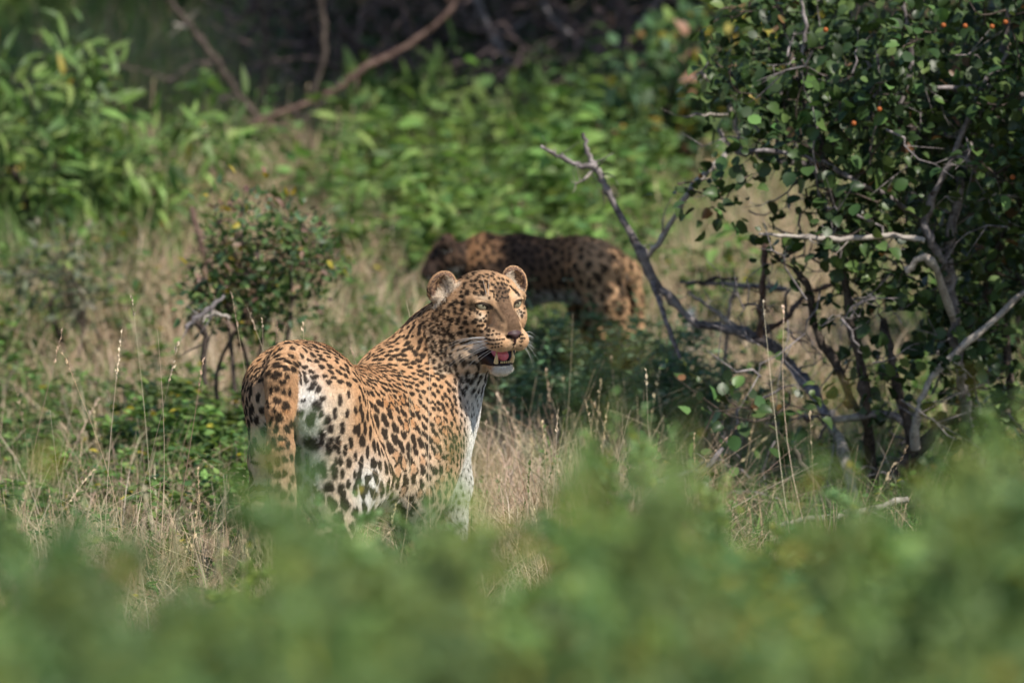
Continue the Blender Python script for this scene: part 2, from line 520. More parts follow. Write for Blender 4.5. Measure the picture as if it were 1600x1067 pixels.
def build_tufts():
    rng = np.random.default_rng(17)
    dry = []
    for i in range(5):
        V, F, C = tuft_mesh(rng, 16, .32, .13, DRY + GREEN[2:3], .16, .62, r=.0009, blades_n=70)
        dry.append(mesh_np('dry_grass_tuft', V, F, False, attrs={'col': C}))
    grn = []
    for i in range(4):
        V, F, C = tuft_mesh(rng, 6, .26, .10, GREEN + DRY[:2], .2, .4, blades_n=110)
        grn.append(mesh_np('green_grass_tuft', V, F, False, attrs={'col': C}))
    bed = []
    spots = []
    for k in range(46): spots.append((rng.uniform(-30, 385), rng.uniform(28.7, 32.3)))
    for k in range(40): spots.append((rng.uniform(735, 1010), rng.uniform(29.6, 33.2)))
    for k in range(26): spots.append((rng.uniform(800, 1160), rng.uniform(32.0, 34.0)))
    for k in range(22): spots.append((rng.uniform(1000, 1560), rng.uniform(30.5, 34.0)))
    for k in range(10): spots.append((rng.uniform(390, 700), rng.uniform(29.0, 29.45)))
    for k in range(22): spots.append((rng.uniform(120, 640), rng.uniform(34.6, 38.5)))
    for k in range(12): spots.append((rng.uniform(715, 930), rng.uniform(33.7, 33.95)))
    for k in range(24): spots.append((rng.uniform(1030, 1420), rng.uniform(33.6, 37.5)))
    for i, (u, Y) in enumerate(spots):
        x = (u - 800) / FPX * Y
        me = dry[i % 5]
        o = obj('dry_grass_tuft', me, STRAW, None, (x, Y, float(ground_z([x], [Y])[0])))
        o.rotation_euler.z = rng.uniform(0, 6.28); s = rng.uniform(.7, 1.2); o.scale = (s, s, s)
        tag(o, ('tangled' if i % 5 < 2 else 'loose') + ' straw tuft ' + where(u, Y), 'grass tuft', 'dry grass tufts')
    for i in range(60):
        Y = rng.uniform(29.3, 37); u = rng.uniform(-20, 1600)
        if 380 < u < 760 and Y < 31: continue
        x = (u - 800) / FPX * Y
        o = obj('green_grass_tuft', grn[i % 4], GRASS, None, (x, Y, float(ground_z([x], [Y])[0])))
        o.rotation_euler.z = rng.uniform(0, 6.28); s = rng.uniform(.6, 1.1); o.scale = (s, s, s)
        tag(o, 'green grass tuft ' + where(u, Y), 'grass tuft', 'green grass tufts')
    # stalks traced one by one: (foot u, foot v), (tip u, tip v), distance, seed head length
    ST = [((205, 720), (278, 532), 29.6, .12, 'long pale stalk leaning away from the leopard with a feathery seed head'),
          ((240, 705), (246, 515), 30.2, .0, 'upright thin stalk just left of the tall leaning seed head'),
          ((283, 700), (318, 560), 29.8, .08, 'short pale stalk with seed head close to the leopard'),
          ((60, 620), (98, 515), 29.9, .10, 'pale seeded stalk highest above the dry clump'),
          ((150, 640), (98, 552), 29.7, .10, 'seeded stalk arching over the dry clump'),
          ((175, 700), (190, 520), 30.4, .14, 'brown furry seed head standing upright in the dry clump'),
          ((222, 560), (206, 465), 30.9, .06, 'small seeded stalk above the dry clump'),
          ((100, 745), (78, 640), 29.3, .0, 'bent brown stalk low in the dry clump'),
          ((390, 600), (362, 460), 30.9, .10, 'yellowish stalk rising behind the rump of the leopard'),
          ((402, 560), (410, 500), 30.7, .04, 'short forked pale stalk behind the rump'),
          ((420, 560), (433, 508), 30.7, .05, 'pale grass stalk touching the rump outline'),
          ((400, 590), (386, 480), 30.9, .08, 'thin curved stalk behind the leopard hip'),
          ((496, 545), (474, 506), 30.8, .03, 'white thin stalk poking above the rump'),
          ((462, 545), (445, 508), 30.9, .0, 'brown thin stalk poking above the rump'),
          ((521, 575), (517, 535), 30.9, .04, 'soft grass head above the dip of the back'),
          ((561, 575), (548, 540), 30.9, .03, 'pale stalk behind the dip of the back'),
          ((641, 510), (635, 472), 30.7, .0, 'single white stalk rising behind the neck'),
          ((560, 830), (603, 700), 29.35, .0, 'thin stalk crossing the flank of the leopard'),
          ((640, 860), (618, 560), 29.3, .0, 'long thin stalk crossing the ribs of the leopard'),
          ((688, 860), (672, 560), 29.35, .0, 'upright thin stalk crossing the shoulder of the leopard'),
          ((600, 850), (640, 620), 29.3, .0, 'leaning thin stalk crossing the shoulder blade'),
          ((640, 800), (520, 690), 29.4, .0, 'low stalk slanting across the thigh of the leopard'),
          ((1035, 640), (1010, 580), 31.0, .05, 'pale seeded stalk in the grass in front of the dead branch'),
          ((1215, 600), (1192, 470), 31.2, .05, 'thin brown stalk in front of the dead branch fork'),
          ((1250, 560), (1225, 480), 31.2, .05, 'feathery stalk beside the dead branch fork'),
          ((880, 560), (895, 490), 31.8, .0, 'bent pale stalk behind the leopard chin'),
          ((940, 800), (985, 640), 30.4, .0, 'slanting straw stalk between grass and shrub'),
          ((830, 790), (790, 640), 30.4, .0, 'pale straw stalk beside the white foreleg'),
          ((862, 760), (872, 640), 30.6, .07, 'seeded straw stalk right of the white foreleg'),
          ((755, 770), (760, 660), 30.2, .06, 'pale feathery stalk touching the white foreleg')]
    for (fu, fv), (tu, tv), Y, hd, lab in ST:
        p1 = at(tu, tv, Y); p0 = at(fu, fv, Y)
        dz = p1 - p0
        g = float(ground_z([p0[0]], [Y])[0])
        k = (p0[2] - g) / max(dz[2], .02)
        p0 = p0 - dz * min(k, 2.0) * np.array([.6, 0, 1.0]); p0[2] = min(p0[2], float(ground_z([p0[0]], [Y])[0])) - .01
        c = pick(DRY[2:3] + DRY[:1], 1, rng)[0] * 1.15
        parts = stalk_geo(p0, p1, rng.normal(0, .07), .00090, rng, hd * .8, 9)
        root = empty('grass_stalk', p0, lab, 'grass stalk', 'tall grass stalks')
        V, F, C = join(parts[:1], [c]); obj('stem', mesh_np('stem', V, F, False, attrs={'col': C}), STRAW, root)
        if len(parts) > 1:
            V, F, C = join(parts[1:], [c * 1.05]); obj('seed_head', mesh_np('seed_head', V, F, False, attrs={'col': C}), STRAW, root)


build_tufts()


def build_wisps():
    rng = np.random.default_rng(19)
    L = ['tall pale wispy grass left of the leaning limb', 'tall pale wispy grass rising above the drooping bush', 'thin wispy grass below the leaning limb', 'wispy grass at the foot of the leaning limb', 'wispy pale grass beside the reddish limb', 'broad wispy grass clump between drooping bush and limb']
    V, F, C = tuft_mesh(rng, 40, .75, .16, DRY[:2] + GREEN[:3] + BRIGHT[:2], .1, .3, .0013, blades_n=110)
    me = mesh_np('wispy_grass', V, F, False, attrs={'col': C})
    for i, (u, Y, k) in enumerate(((180, 39.4, .9), (140, 39.8, .9), (270, 39.3, .7), (320, 39.2, .6), (420, 39.2, .4), (230, 39.9, .9))):
        x = X(u, Y); o = obj('wispy_grass', me, STRAW, None, (x, Y, float(ground_z([x], [Y])[0])))
        o.scale = (k, k, k); o.rotation_euler.z = i * 1.1
        tag(o, L[i], 'grass clump', 'wispy grass clumps')



build_wisps()

# ================================================================ leafy herbs
def herb_proto(name, rng, n_stem, h, lean, leafkind, leafn, leafs, cols, mat, leaf_parts=0, droop=.2, stemr=.002, p=None, sub=0, up=.35):
    """a herb at the origin: stems with leaves all along; leaf_parts > 0 makes that many leaves objects of their own"""
    root = empty(name, (0, 0, 0))
    P, D, S = [], [], []
    sp = []; sc = []
    for i in range(n_stem):
        a = rng.uniform(0, 6.28); ln = abs(rng.normal(0, lean)) + .05; hh = h * rng.uniform(.65, 1.1)
        ts = np.linspace(0, 1, 8)
        d = np.array([math.cos(a), math.sin(a), 0])
        pts = np.outer(hh * (ln * ts ** 1.5), d) + np.outer(hh * ts * (1 - .2 * ln), [0, 0, 1]) + np.cumsum(rng.normal(0, .006 * hh, (8, 3)), 0)
        pts[0] = [d[0] * .01, d[1] * .01, -.02]
        V, Q = tube(pts, stemr * (1 - .75 * ts), 5); sp.append((V, [Q])); sc.append(np.array(cols[0]) * rng.uniform(.7, 1.1) + [.03, .01, 0])
        lines = [pts]
        for j in range(sub):
            t0 = rng.uniform(.25, .9); q = np.array([np.interp(t0, ts, pts[:, k]) for k in range(3)])
            b = rng.uniform(0, 6.28); L = hh * .32 * (1.15 - t0)
            dd = np.array([math.cos(b), math.sin(b), rng.uniform(.3, 1.0)])
            pp = q + np.outer(np.linspace(0, L, 5), dd) ; pp[:, 2] -= np.linspace(0, 1, 5) ** 2 * L * droop
            V, Q = tube(pp, stemr * .5 * (1 - .7 * np.linspace(0, 1, 5)), 4); sp.append((V, [Q])); sc.append(sc[-1])
            lines.append(pp)
        for l, ln_ in enumerate(lines):
            m = leafn if l == 0 else max(3, int(leafn * .6))
            t = rng.uniform(.15 if l == 0 else .1, 1, m); tt = np.linspace(0, 1, len(ln_))
            q = np.stack([np.interp(t, tt, ln_[:, k]) for k in range(3)], 1)
            b = rng.uniform(0, 6.28, m)
            dd = np.stack([np.cos(b), np.sin(b), rng.normal(up - droop, .3, m)], 1)
            P.append(q); D.append(dd); S.append(leafs * rng.uniform(.55, 1.15, m) * (1.1 - .35 * t))
    P, D, S = np.concatenate(P), np.concatenate(D), np.concatenate(S)
    N = rng.normal(0, .35, (len(P), 3)) + [0, 0, 1]
    C = pick(cols, len(P), rng, p=p)
    V, F, Cc = join(sp, sc); obj('stem', mesh_np('stem', V, F, True, attrs={'col': Cc}), LEAF, root, (0, 0, 0))
    k = np.argsort(-S)[:leaf_parts]
    rest = np.setdiff1d(np.arange(len(P)), k)
    for i in k:
        put_leaf(one_leaf(leafkind, C[i], rng), mat, root, P[i], D[i], N[i], float(S[i]))
    if len(rest):
        f = obj('foliage', leaf_mesh('foliage', leafkind, P[rest], D[rest], N[rest], S[rest], C[rest], rng.uniform(.3, 1.6, len(rest))), mat, root, (0, 0, 0))
        f['kind'] = 'stuff'
    return root


def kill(root):
    for c in list(root.children): bpy.data.objects.remove(c)
    bpy.data.objects.remove(root)


def plant_out(protos, spots, rng, label, cat, group, sc=(.8, 1.2), labels=None):
    for i, s in enumerate(spots):
        x, Y = s[0], s[1]; k = s[2] if len(s) > 2 else rng.uniform(*sc)
        r = copy_thing(protos[i % len(protos)], (x, Y, float(ground_z([x], [Y])[0]) - .01), rng.uniform(0, 6.28), k)
        tag(r, label + ' ' + where(800 + FPX * x / Y, Y), cat, group)
    for p in protos: kill(p)




def build_herbs():
    rng = np.random.default_rng(23)
    # broad-leaved herbs behind the leopards
    protos = [herb_proto('leafy_herb', rng, 4, .36, .35, 'lance' if i % 2 else 'ovate', 11, .085, BRIGHT + GREEN[:2], LEAF, 12, .15, .0026) for i in range(5)]
    spots = []
    for k in range(26):
        Y = rng.uniform(35.5, 39.3); spots.append((X(rng.uniform(150, 560), Y), Y, rng.uniform(.5, .8)))
    for k in range(88):
        Y = rng.uniform(36.3, 39.2); u = rng.uniform(520, 1060)
        if rng.random() < .22: u, Y = rng.uniform(0, 1250), rng.uniform(35.4, 39)
        spots.append((X(u, Y), Y))
    plant_out(protos, spots, rng, 'broad leaved herb', 'herb', 'broad leaved herbs behind the leopards', (.6, 1.15))
    # low green herbs with small leaves in the sward
    protos = [herb_proto('small_herb', rng, 5, .16, .7, 'ovate', 14, .024, GREEN + BRIGHT[:2] + YEL[:1], LEAF, 0, .1, .0013, sub=3, p=[.16, .16, .16, .16, .12, .11, .11, .02]) for i in range(5)]
    spots = []
    for k in range(260):
        Y = rng.uniform(29.2, 36.8); u = rng.uniform(-40, 1600)
        if 375 < u < 740 and Y < 30.9: continue
        if 740 < u < 960 and Y < 31.5 and rng.random() < .6: continue
        spots.append((X(u, Y), Y))
    for k in range(70):
        Y = rng.uniform(31.2, 35.5); spots.append((X(rng.uniform(200, 700), Y), Y))
    for k in range(60):
        Y = rng.uniform(30.4, 34.5); spots.append((X(rng.uniform(-20, 400), Y), Y, rng.uniform(.9, 1.7)))
    for k in range(22):
        Y = rng.uniform(32.3, 33.3); spots.append((X(rng.uniform(285, 520), Y), Y, rng.uniform(1.3, 2.1)))
    plant_out(protos, spots, rng, 'low small leaved herb', 'herb', 'small herbs in the grass', (.7, 1.5))
    # grey-green weeds in front of the second leopard
    protos = [herb_proto('soft_weed', rng, 7, .40, .5, 'small', 26, .030, [(.14, .22, .12), (.11, .19, .10), (.17, .25, .13), (.20, .22, .13)], LEAF, 0, .0, .0014, sub=3) for i in range(3)]
    spots = [(X(rng.uniform(800, 1120), Y), Y) for Y in rng.uniform(33.0, 34.0, 30)] + [(X(u, 33.9), 33.9 + .05 * (i % 3), 1.08) for i, u in enumerate((780, 815, 845, 870, 900, 925, 955, 985, 1010, 750))]
    plant_out(protos, spots, rng, 'soft blue green weed', 'weed', 'blue green weeds below the second leopard', (.7, 1.2))


build_herbs()
# ================================================================ animals: smooth-union solid, meshed by surface nets
class Solid:
    def __init__(s): s.p = []
    def cone(s, a, b, ra, rb, k=.02, sub=False):
        s.p.append(('c', np.array(a, float), np.array(b, float), ra, rb, k, sub)); return s
    def ell(s, c, r, k=.02, M=None, sub=False):
        s.p.append(('e', np.array(c, float), np.array(r, float), np.eye(3) if M is None else np.array(M, float), None, k, sub)); return s
    def one(s, q, P):
        if q[0] == 'c':
            a, b, ra, rb = q[1:5]
            ab = b - a
            t = np.clip(((P - a) @ ab) / (ab @ ab), 0, 1)
            return np.linalg.norm(P - a - t[:, None] * ab, axis=1) - (ra + (rb - ra) * t)
        c, r, M = q[1:4]
        L = (P - c) @ M.T                       # rows of M: the ellipsoid's axes
        k0 = np.linalg.norm(L / r, axis=1); k1 = np.linalg.norm(L / (r * r), axis=1)
        return k0 * (k0 - 1) / np.maximum(k1, 1e-9)
    def box(s, q):
        m = q[5] * 1.5 + .015
        if q[0] == 'c':
            R = max(q[3], q[4]) + m
            return np.minimum(q[1], q[2]) - R, np.maximum(q[1], q[2]) + R
        e = np.sqrt(((q[3] * q[2][:, None]) ** 2).sum(0)) + m
        return q[1] - e, q[1] + e
    def blend(s, d, x, q):
        k = q[5]
        if q[6]:
            h = np.maximum(k - np.abs(-x - d), 0) / k
            return np.maximum(d, -x) + h * h * k * .25
        h = np.maximum(k - np.abs(x - d), 0) / k
        return np.minimum(d, x) - h * h * k * .25
    def at(s, P):
        d = np.full(len(P), .05)
        for q in s.p:
            lo, hi = s.box(q)
            m = np.all((P > lo) & (P < hi), axis=1)
            if m.any(): d[m] = s.blend(d[m], s.one(q, P[m]), q)
        return d
    def grid(s, h):
        bs = [s.box(q) for q in s.p if not q[6]]
        lo = np.min([b[0] for b in bs], 0); hi = np.max([b[1] for b in bs], 0)
        n = np.ceil((hi - lo) / h).astype(int) + 1
        ax = [lo[i] + h * np.arange(n[i]) for i in range(3)]
        D = np.full(n, .05, np.float32)
        for q in s.p:
            a, b = s.box(q)
            i0 = np.clip(np.floor((a - lo) / h).astype(int), 0, n); i1 = np.clip(np.ceil((b - lo) / h).astype(int) + 1, 0, n)
            sl = tuple(slice(i0[i], i1[i]) for i in range(3))
            G = np.stack(np.meshgrid(*[ax[i][i0[i]:i1[i]] for i in range(3)], indexing='ij'), -1).reshape(-1, 3)
            if len(G) == 0: continue
            sub = D[sl]
            D[sl] = s.blend(sub.ravel(), s.one(q, G), q).reshape(sub.shape)
        return D, lo
    def surface(s, h):
        D, lo = s.grid(h)
        I = D < 0
        c = [I[a:I.shape[0] - 1 + a, b:I.shape[1] - 1 + b, g:I.shape[2] - 1 + g] for a in (0, 1) for b in (0, 1) for g in (0, 1)]
        tot = sum(x.astype(np.int8) for x in c)
        act = (tot > 0) & (tot < 8)
        ijk = np.argwhere(act)
        idx = np.full(act.shape, -1, np.int64); idx[act] = np.arange(len(ijk))
        acc = np.zeros((len(ijk), 3)); cnt = np.zeros(len(ijk))
        corners = [np.array([a, b, g]) for a in (0, 1) for b in (0, 1) for g in (0, 1)]
        for p in corners:
            for axx in range(3):
                if p[axx]: continue
                q = p.copy(); q[axx] = 1
                P0 = ijk + p; P1 = ijk + q
                d0 = D[P0[:, 0], P0[:, 1], P0[:, 2]]; d1 = D[P1[:, 0], P1[:, 1], P1[:, 2]]
                m = (d0 < 0) != (d1 < 0)
                t = d0[m] / (d0[m] - d1[m])
                acc[m] += P0[m] + t[:, None] * (q - p); cnt[m] += 1
        V = lo + h * acc / cnt[:, None]
        F = []
        for axx in range(3):
            o1, o2 = [(1, 2), (2, 0), (0, 1)][axx]
            A = np.take(I, range(0, I.shape[axx] - 1), axx); B = np.take(I, range(1, I.shape[axx]), axx)
            e = np.argwhere(A != B)
            e = e[(e[:, o1] > 0) & (e[:, o2] > 0)]
            ins = A[e[:, 0], e[:, 1], e[:, 2]]
            def cell(d1, d2):
                k = e.copy(); k[:, o1] -= d1; k[:, o2] -= d2
                return idx[k[:, 0], k[:, 1], k[:, 2]]
            q = np.stack([cell(1, 1), cell(0, 1), cell(0, 0), cell(1, 0)], 1)
            q[~ins] = q[~ins][:, ::-1]
            F.append(q)
        F = np.concatenate(F)
        return V, F[(F >= 0).all(1)]
    def grad(s, P, e=.0007):
        K = np.array([[1, -1, -1], [-1, -1, 1], [-1, 1, -1], [1, 1, 1]], float)
        g = 0; d = 0
        for k in K:
            x = s.at(P + k * e); g = g + k * x[:, None]; d = d + x
        return d / 4, g / np.maximum(np.linalg.norm(g, axis=1, keepdims=True), 1e-9)
    def snap(s, V, it=2):
        for _ in range(it):
            d, g = s.grad(V)
            V = V - g * np.clip(d, -.004, .004)[:, None]
        return V


def subdivide(V, F, sel=None):
    """split the chosen quads in four; neighbours take the new edge points (n-gons). returns V, quads, ngons"""
    if sel is None: sel = np.ones(len(F), bool)
    S = F[sel]
    E = np.stack([S, np.roll(S, -1, 1)], -1)
    Es = np.sort(E, -1).reshape(-1, 2)
    key = Es[:, 0] * (len(V) + 1) + Es[:, 1]
    uk, inv = np.unique(key, return_inverse=True)
    ends = np.stack([uk // (len(V) + 1), uk % (len(V) + 1)], 1)
    n0 = len(V)
    mids = (V[ends[:, 0]] + V[ends[:, 1]]) / 2
    cent = V[S].mean(1)
    m = n0 + inv.reshape(-1, 4); c = n0 + len(uk) + np.arange(len(S))
    V2 = np.concatenate([V, mids, cent])
    Q = np.concatenate([np.stack([S[:, i], m[:, i], c, m[:, i - 1]], 1) for i in range(4)])
    R = F[~sel]
    ng = []
    if len(R):
        ER = np.sort(np.stack([R, np.roll(R, -1, 1)], -1), -1)
        kr = ER[..., 0] * (n0 + 1) + ER[..., 1]
        pos = np.clip(np.searchsorted(uk, kr), 0, len(uk) - 1)
        hit = uk[pos] == kr
        bad = hit.any(1)
        for i in np.flatnonzero(bad):
            f = []
            for j in range(4):
                f.append(int(R[i, j]))
                if hit[i, j]: f.append(int(n0 + pos[i, j]))
            ng.append(f)
        Q = np.concatenate([Q, R[~bad]])
    return V2, Q, ng


def cat_mesh(name, V, Q, ng, attrs):
    byn = {}
    for f in ng: byn.setdefault(len(f), []).append(f)
    return mesh_np(name, V, [Q] + [np.array(x) for x in byn.values()], True, attrs=attrs)


def rot_axes(yaw, pitch=0., roll=0.):
    """rows: lateral (animal's left), forward, up. yaw 0 faces the camera (-Y), positive turns to +X"""
    f = np.array([math.sin(yaw) * math.cos(pitch), -math.cos(yaw) * math.cos(pitch), math.sin(pitch)])
    r = np.array([math.cos(yaw), math.sin(yaw), 0.])
    u = np.cross(f, r); u = -u if u[2] < 0 else u
    c, s_ = math.cos(roll), math.sin(roll)
    return np.stack([c * r + s_ * u, f, -s_ * r + c * u])


def build_head(S, O, H, open_mouth=True, sc=1.0, near=True):
    """add a leopard's head; O: point between the eyes, H: axes"""
    def W(a, b, c): return O + sc * (a * H[0] + b * H[1] + c * H[2])
    def ax(yaw=0, pitch=0, roll=0):
        cy, sy, cp, sp, cr, sr = math.cos(yaw), math.sin(yaw), math.cos(pitch), math.sin(pitch), math.cos(roll), math.sin(roll)
        Rz = np.array([[cy, sy, 0], [-sy, cy, 0], [0, 0, 1]]); Rx = np.array([[1, 0, 0], [0, cp, sp], [0, -sp, cp]]); Ry = np.array([[cr, 0, sr], [0, 1, 0], [-sr, 0, cr]])
        return Ry @ Rx @ Rz @ H
    E = lambda c, r, k=.015, M=None, sub=False: S.ell(W(*c), np.array(r) * sc, k * sc, H if M is None else M, sub)
    C = lambda a, b, ra, rb, k=.015, sub=False: S.cone(W(*a), W(*b), ra * sc, rb * sc, k * sc, sub)
    E((0, -.082, .000), (.073, .080, .063), .03)                 # brain case
    E((0, -.035, .020), (.052, .045, .040), .02)                 # forehead
    for s in (-1, 1):
        E((s * .0440, -.047, -.030), (.033, .052, .042), .02)     # cheek
        E((s * .052, -.085, -.060), (.030, .040, .040), .03)     # jaw muscle
        C((s * .020, .000, .012), (s * .058, -.024, .012), .010, .012, .012)   # brow ridge
    C((0, -.012, .004), (0, .056, -.040), .027, .0225, .02)      # nose bridge
    C((0, .030, -.050), (0, .052, -.068), .030, .024, .02)       # muzzle core
    for s in (-1, 1):
        E((s * .020, .050, -.073), (.0225, .027, .0215), .010)   # whisker pads
        E((s * .031, .020, -.070), (.0175, .032, .022), .015)
        C((s * .044, -.050, -.085), (s * .015, .000, -.128), .019, .012, .015) # lower jaw
    E((0, .003, -.1340), (.0195, .022, .0165), .012)              # chin
    C((0, -.055, -.100), (0, -.005, -.124), .030, .016, .02)
    for s in (-1, 1):                                            # eye openings
        E((s * .0395, .012, -.0015), (.0108, .030, .0044), .003, ax(s * .35, 0, -s * .22), True)
        C((s * .026, .0065, .0010), (s * .053, -.0030, .0095), .0046, .0044, .003)            # heavy upper lid
    # mouth
    C((0, .058, -.109), (0, .00, -.106), .0155, .016, .004, True)
    for s in (-1, 1):
        C((s * .008, .050, -.110), (s * .026, .002, -.098), .011, .011, .004, True)
    C((0, .030, -.103), (0, -.025, -.100), .020, .014, .005, True)
    # nose pad and nostrils
    E((0, .0745, -.0555), (.0180, .0110, .0095), .004)
    C((0, .079, -.058), (0, .0765, -.072), .0050, .0030, .004)
    for s in (-1, 1):
        C((s * .0075, .092, -.0610), (s * .015, .074, -.0600), .0045, .0042, .002, True)
    # ears
    for s in (-1, 1):
        M = ax(s * -.10 if s > 0 else .42, -.10, s * (.42 if s > 0 else .55))
        c = W(s * (.083 if s > 0 else .091), -.108, .032)
        S.ell(c, np.array([.0285, .0160, .0370]) * sc, .012 * sc, M)
        S.ell(c + M[1] * .017 * sc + M[2] * .004 * sc, np.array([.0215, .0200, .0290]) * sc, .003 * sc, M, True)
    return W, ax


def cat_pose_main():
    S = Solid()
    B = lambda u, v, y: at(u, v, 30 + y)
    def C(a, b, ra, rb, k=.03): S.cone(B(*a), B(*b), ra, rb, k)
    hv = np.array([.44, .90, 0]); rv = np.array([.90, -.44, 0])
    M1 = np.stack([rv, hv, np.array([0, 0, 1.])])
    S.ell(B(466, 612, -.29), (.108, .125, .100), .03, M1)           # rump
    C((470, 612, -.25), (540, 664, -.06), .098, .112, .05)          # loin
    C((540, 664, -.06), (632, 662, .12), .118, .143, .05)           # rib cage
    C((548, 702, -.05), (630, 695, .09), .100, .120, .05)            # belly
    S.ell(B(610, 575, .12), (.050, .075, .045), .04, M1)            # withers
    S.ell(B(503, 575, -.24), (.030, .045, .040), .03, M1)           # hip bone
    C((614, 582, .09), (650, 690, .02), .046, .066, .03)            # right shoulder blade
    C((668, 665, .19), (668, 690, .19), .085, .088, .05)            # breast
    C((640, 612, .16), (688, 545, .15), .112, .084, .05)            # neck
    C((688, 545, .15), (728, 500, .10), .082, .076, .04)
    C((735, 562, .07), (700, 640, .17), .040, .055, .05)            # throat
    # hind legs
    C((502, 622, -.33), (550, 745, -.20), .092, .076, .05)
    C((500, 640, -.345), (512, 770, -.30), .070, .060, .05)
    C((575, 715, -.06), (640, 725, .03), .085, .085, .06)
    C((572, 742, -.10), (640, 748, .02), .068, .072, .05)
    C((550, 745, -.20), (514, 855, -.345), .074, .030, .03)
    C((512, 852, -.345), (522, 968, -.30), .026, .024, .03)
    C((522, 985, -.30), (545, 988, -.22), .030, .033, .02)
    C((436, 612, -.26), (430, 715, -.13), .068, .052, .04)
    C((424, 640, -.28), (412, 725, -.24), .045, .032, .03)
    C((425, 715, -.13), (406, 800, -.30), .045, .025, .03)
    C((406, 800, -.30), (408, 958, -.27), .024, .023, .03)
    C((408, 975, -.27), (430, 978, -.19), .029, .032, .02)
    # fore legs
    C((655, 640, .07), (640, 760, .00), .082, .068, .05)
    C((640, 760, .00), (655, 890, .04), .060, .030, .03)
    C((655, 890, .04), (662, 978, .02), .029, .027, .02)
    C((662, 985, .02), (682, 990, .05), .032, .035, .02)
    C((694, 672, .24), (700, 755, .25), .056, .044, .03)
    C((700, 755, .25), (706, 870, .29), .044, .029, .03)
    C((706, 870, .29), (712, 960, .29), .028, .027, .02)
    C((712, 962, .29), (736, 968, .31), .032, .035, .02)
    # toes
    for (u, v, y, du, dy) in ((545, 990, -.22, 22, .045), (430, 980, -.19, 22, .045), (682, 992, .05, 26, .02), (736, 970, .31, 26, .02)):
        for j in (-1.5, -.5, .5, 1.5):
            C((u - j * 3, v - 3, y + j * .018), (u + du - j * 3, v + 3, y + dy + j * .018 - abs(j) * .006), .016, .012, .006)
    # tail
    T = [(452, 562, -.36), (441, 590, -.42), (437, 640, -.445), (438, 700, -.45), (441, 760, -.445), (446, 830, -.43), (462, 895, -.42), (492, 925, -.43), (525, 915, -.45)]
    R = [.040, .031, .0275, .0265, .026, .0255, .024, .021, .015]
    for i in range(len(T) - 1): C(T[i], T[i + 1], R[i], R[i + 1], .012 if i > 1 else .03)
    H = rot_axes(math.radians(24), math.radians(-3), math.radians(2))
    O = at(781, 476.5, 30.02)
    W, ax = build_head(S, O, H)
    return S, O, H, W, ax


ORANGE = np.array([.51, .280, .138]); TAN = np.array([.60, .40, .24]); CREAM = np.array([.72, .60, .46]); WHITE = np.array([.80, .78, .74])
DARK = np.array([.018, .013, .010]); RUST = np.array([.42, .18, .055]); BROWN = np.array([.13, .075, .038])


def dart(P, rad, n_try, rng, start=()):
    """spread points over a surface, no two nearer than rad() of either"""
    order = rng.integers(0, len(P), n_try)
    cell = rad.max(); g = {}; out = []
    for i in order:
        p = P[i]; k = tuple((p // cell).astype(int)); r = rad[i]; ok = True
        for dx in (-1, 0, 1):
            for dy in (-1, 0, 1):
                for dz in (-1, 0, 1):
                    for j in g.get((k[0] + dx, k[1] + dy, k[2] + dz), ()):
                        d = P[j] - p
                        if d @ d < (.5 * (r + rad[j])) ** 2: ok = False; break
                    if not ok: break
                if not ok: break
            if not ok: break
        if ok: out.append(i); g.setdefault(k, []).append(i)
    return np.array(out)


def stamp(kd, P, N, dark, rust, c, n, d, kind, size, rng, asp=1.5):
    """one marking: solid spot, bean, or broken rosette, elongated along d"""
    d = d - n * (d @ n); d /= np.linalg.norm(d) + 1e-9; e = np.cross(n, d)
    R = size * 1.9
    idx = np.array([x[1] for x in kd.find_range(Vector(c), R)])
    if len(idx) == 0: return
    q = P[idx] - c
    x, y, z = q @ d, q @ e, q @ n
    keep = (N[idx] @ n) > .2
    idx, x, y = idx[keep], x[keep], y[keep]
    if len(idx) == 0: return
    th = np.arctan2(y, x); ph = rng.uniform(0, 6.28, 3)
    wob = 1 + .13 * np.sin(2 * th + ph[0]) + .10 * np.sin(3 * th + ph[1]) + .06 * np.sin(5 * th + ph[2])
    if kind == 0:
        s = size * .655
        rr = np.sqrt((x / (s * asp ** .5)) ** 2 + (y / (s / asp ** .5)) ** 2) / wob
        v = 1 - sstep(.82, 1.14, rr)
        dark[idx] = np.maximum(dark[idx], v)
    else:
        s = size
        rr = np.sqrt((x / (s * 1.12)) ** 2 + (y / (s * .92)) ** 2) / wob
        m = rng.integers(2, 5)
        gap = np.cos(m * th + ph[0] * 3)
        ring = np.exp(-((rr - .78) / .235) ** 2)
        v = sstep(.45, .68, ring - .75 * sstep(.45, .95, gap))
        dark[idx] = np.maximum(dark[idx], v)
        rust[idx] = np.maximum(rust[idx], .8 * (1 - sstep(.5, .95, rr)))


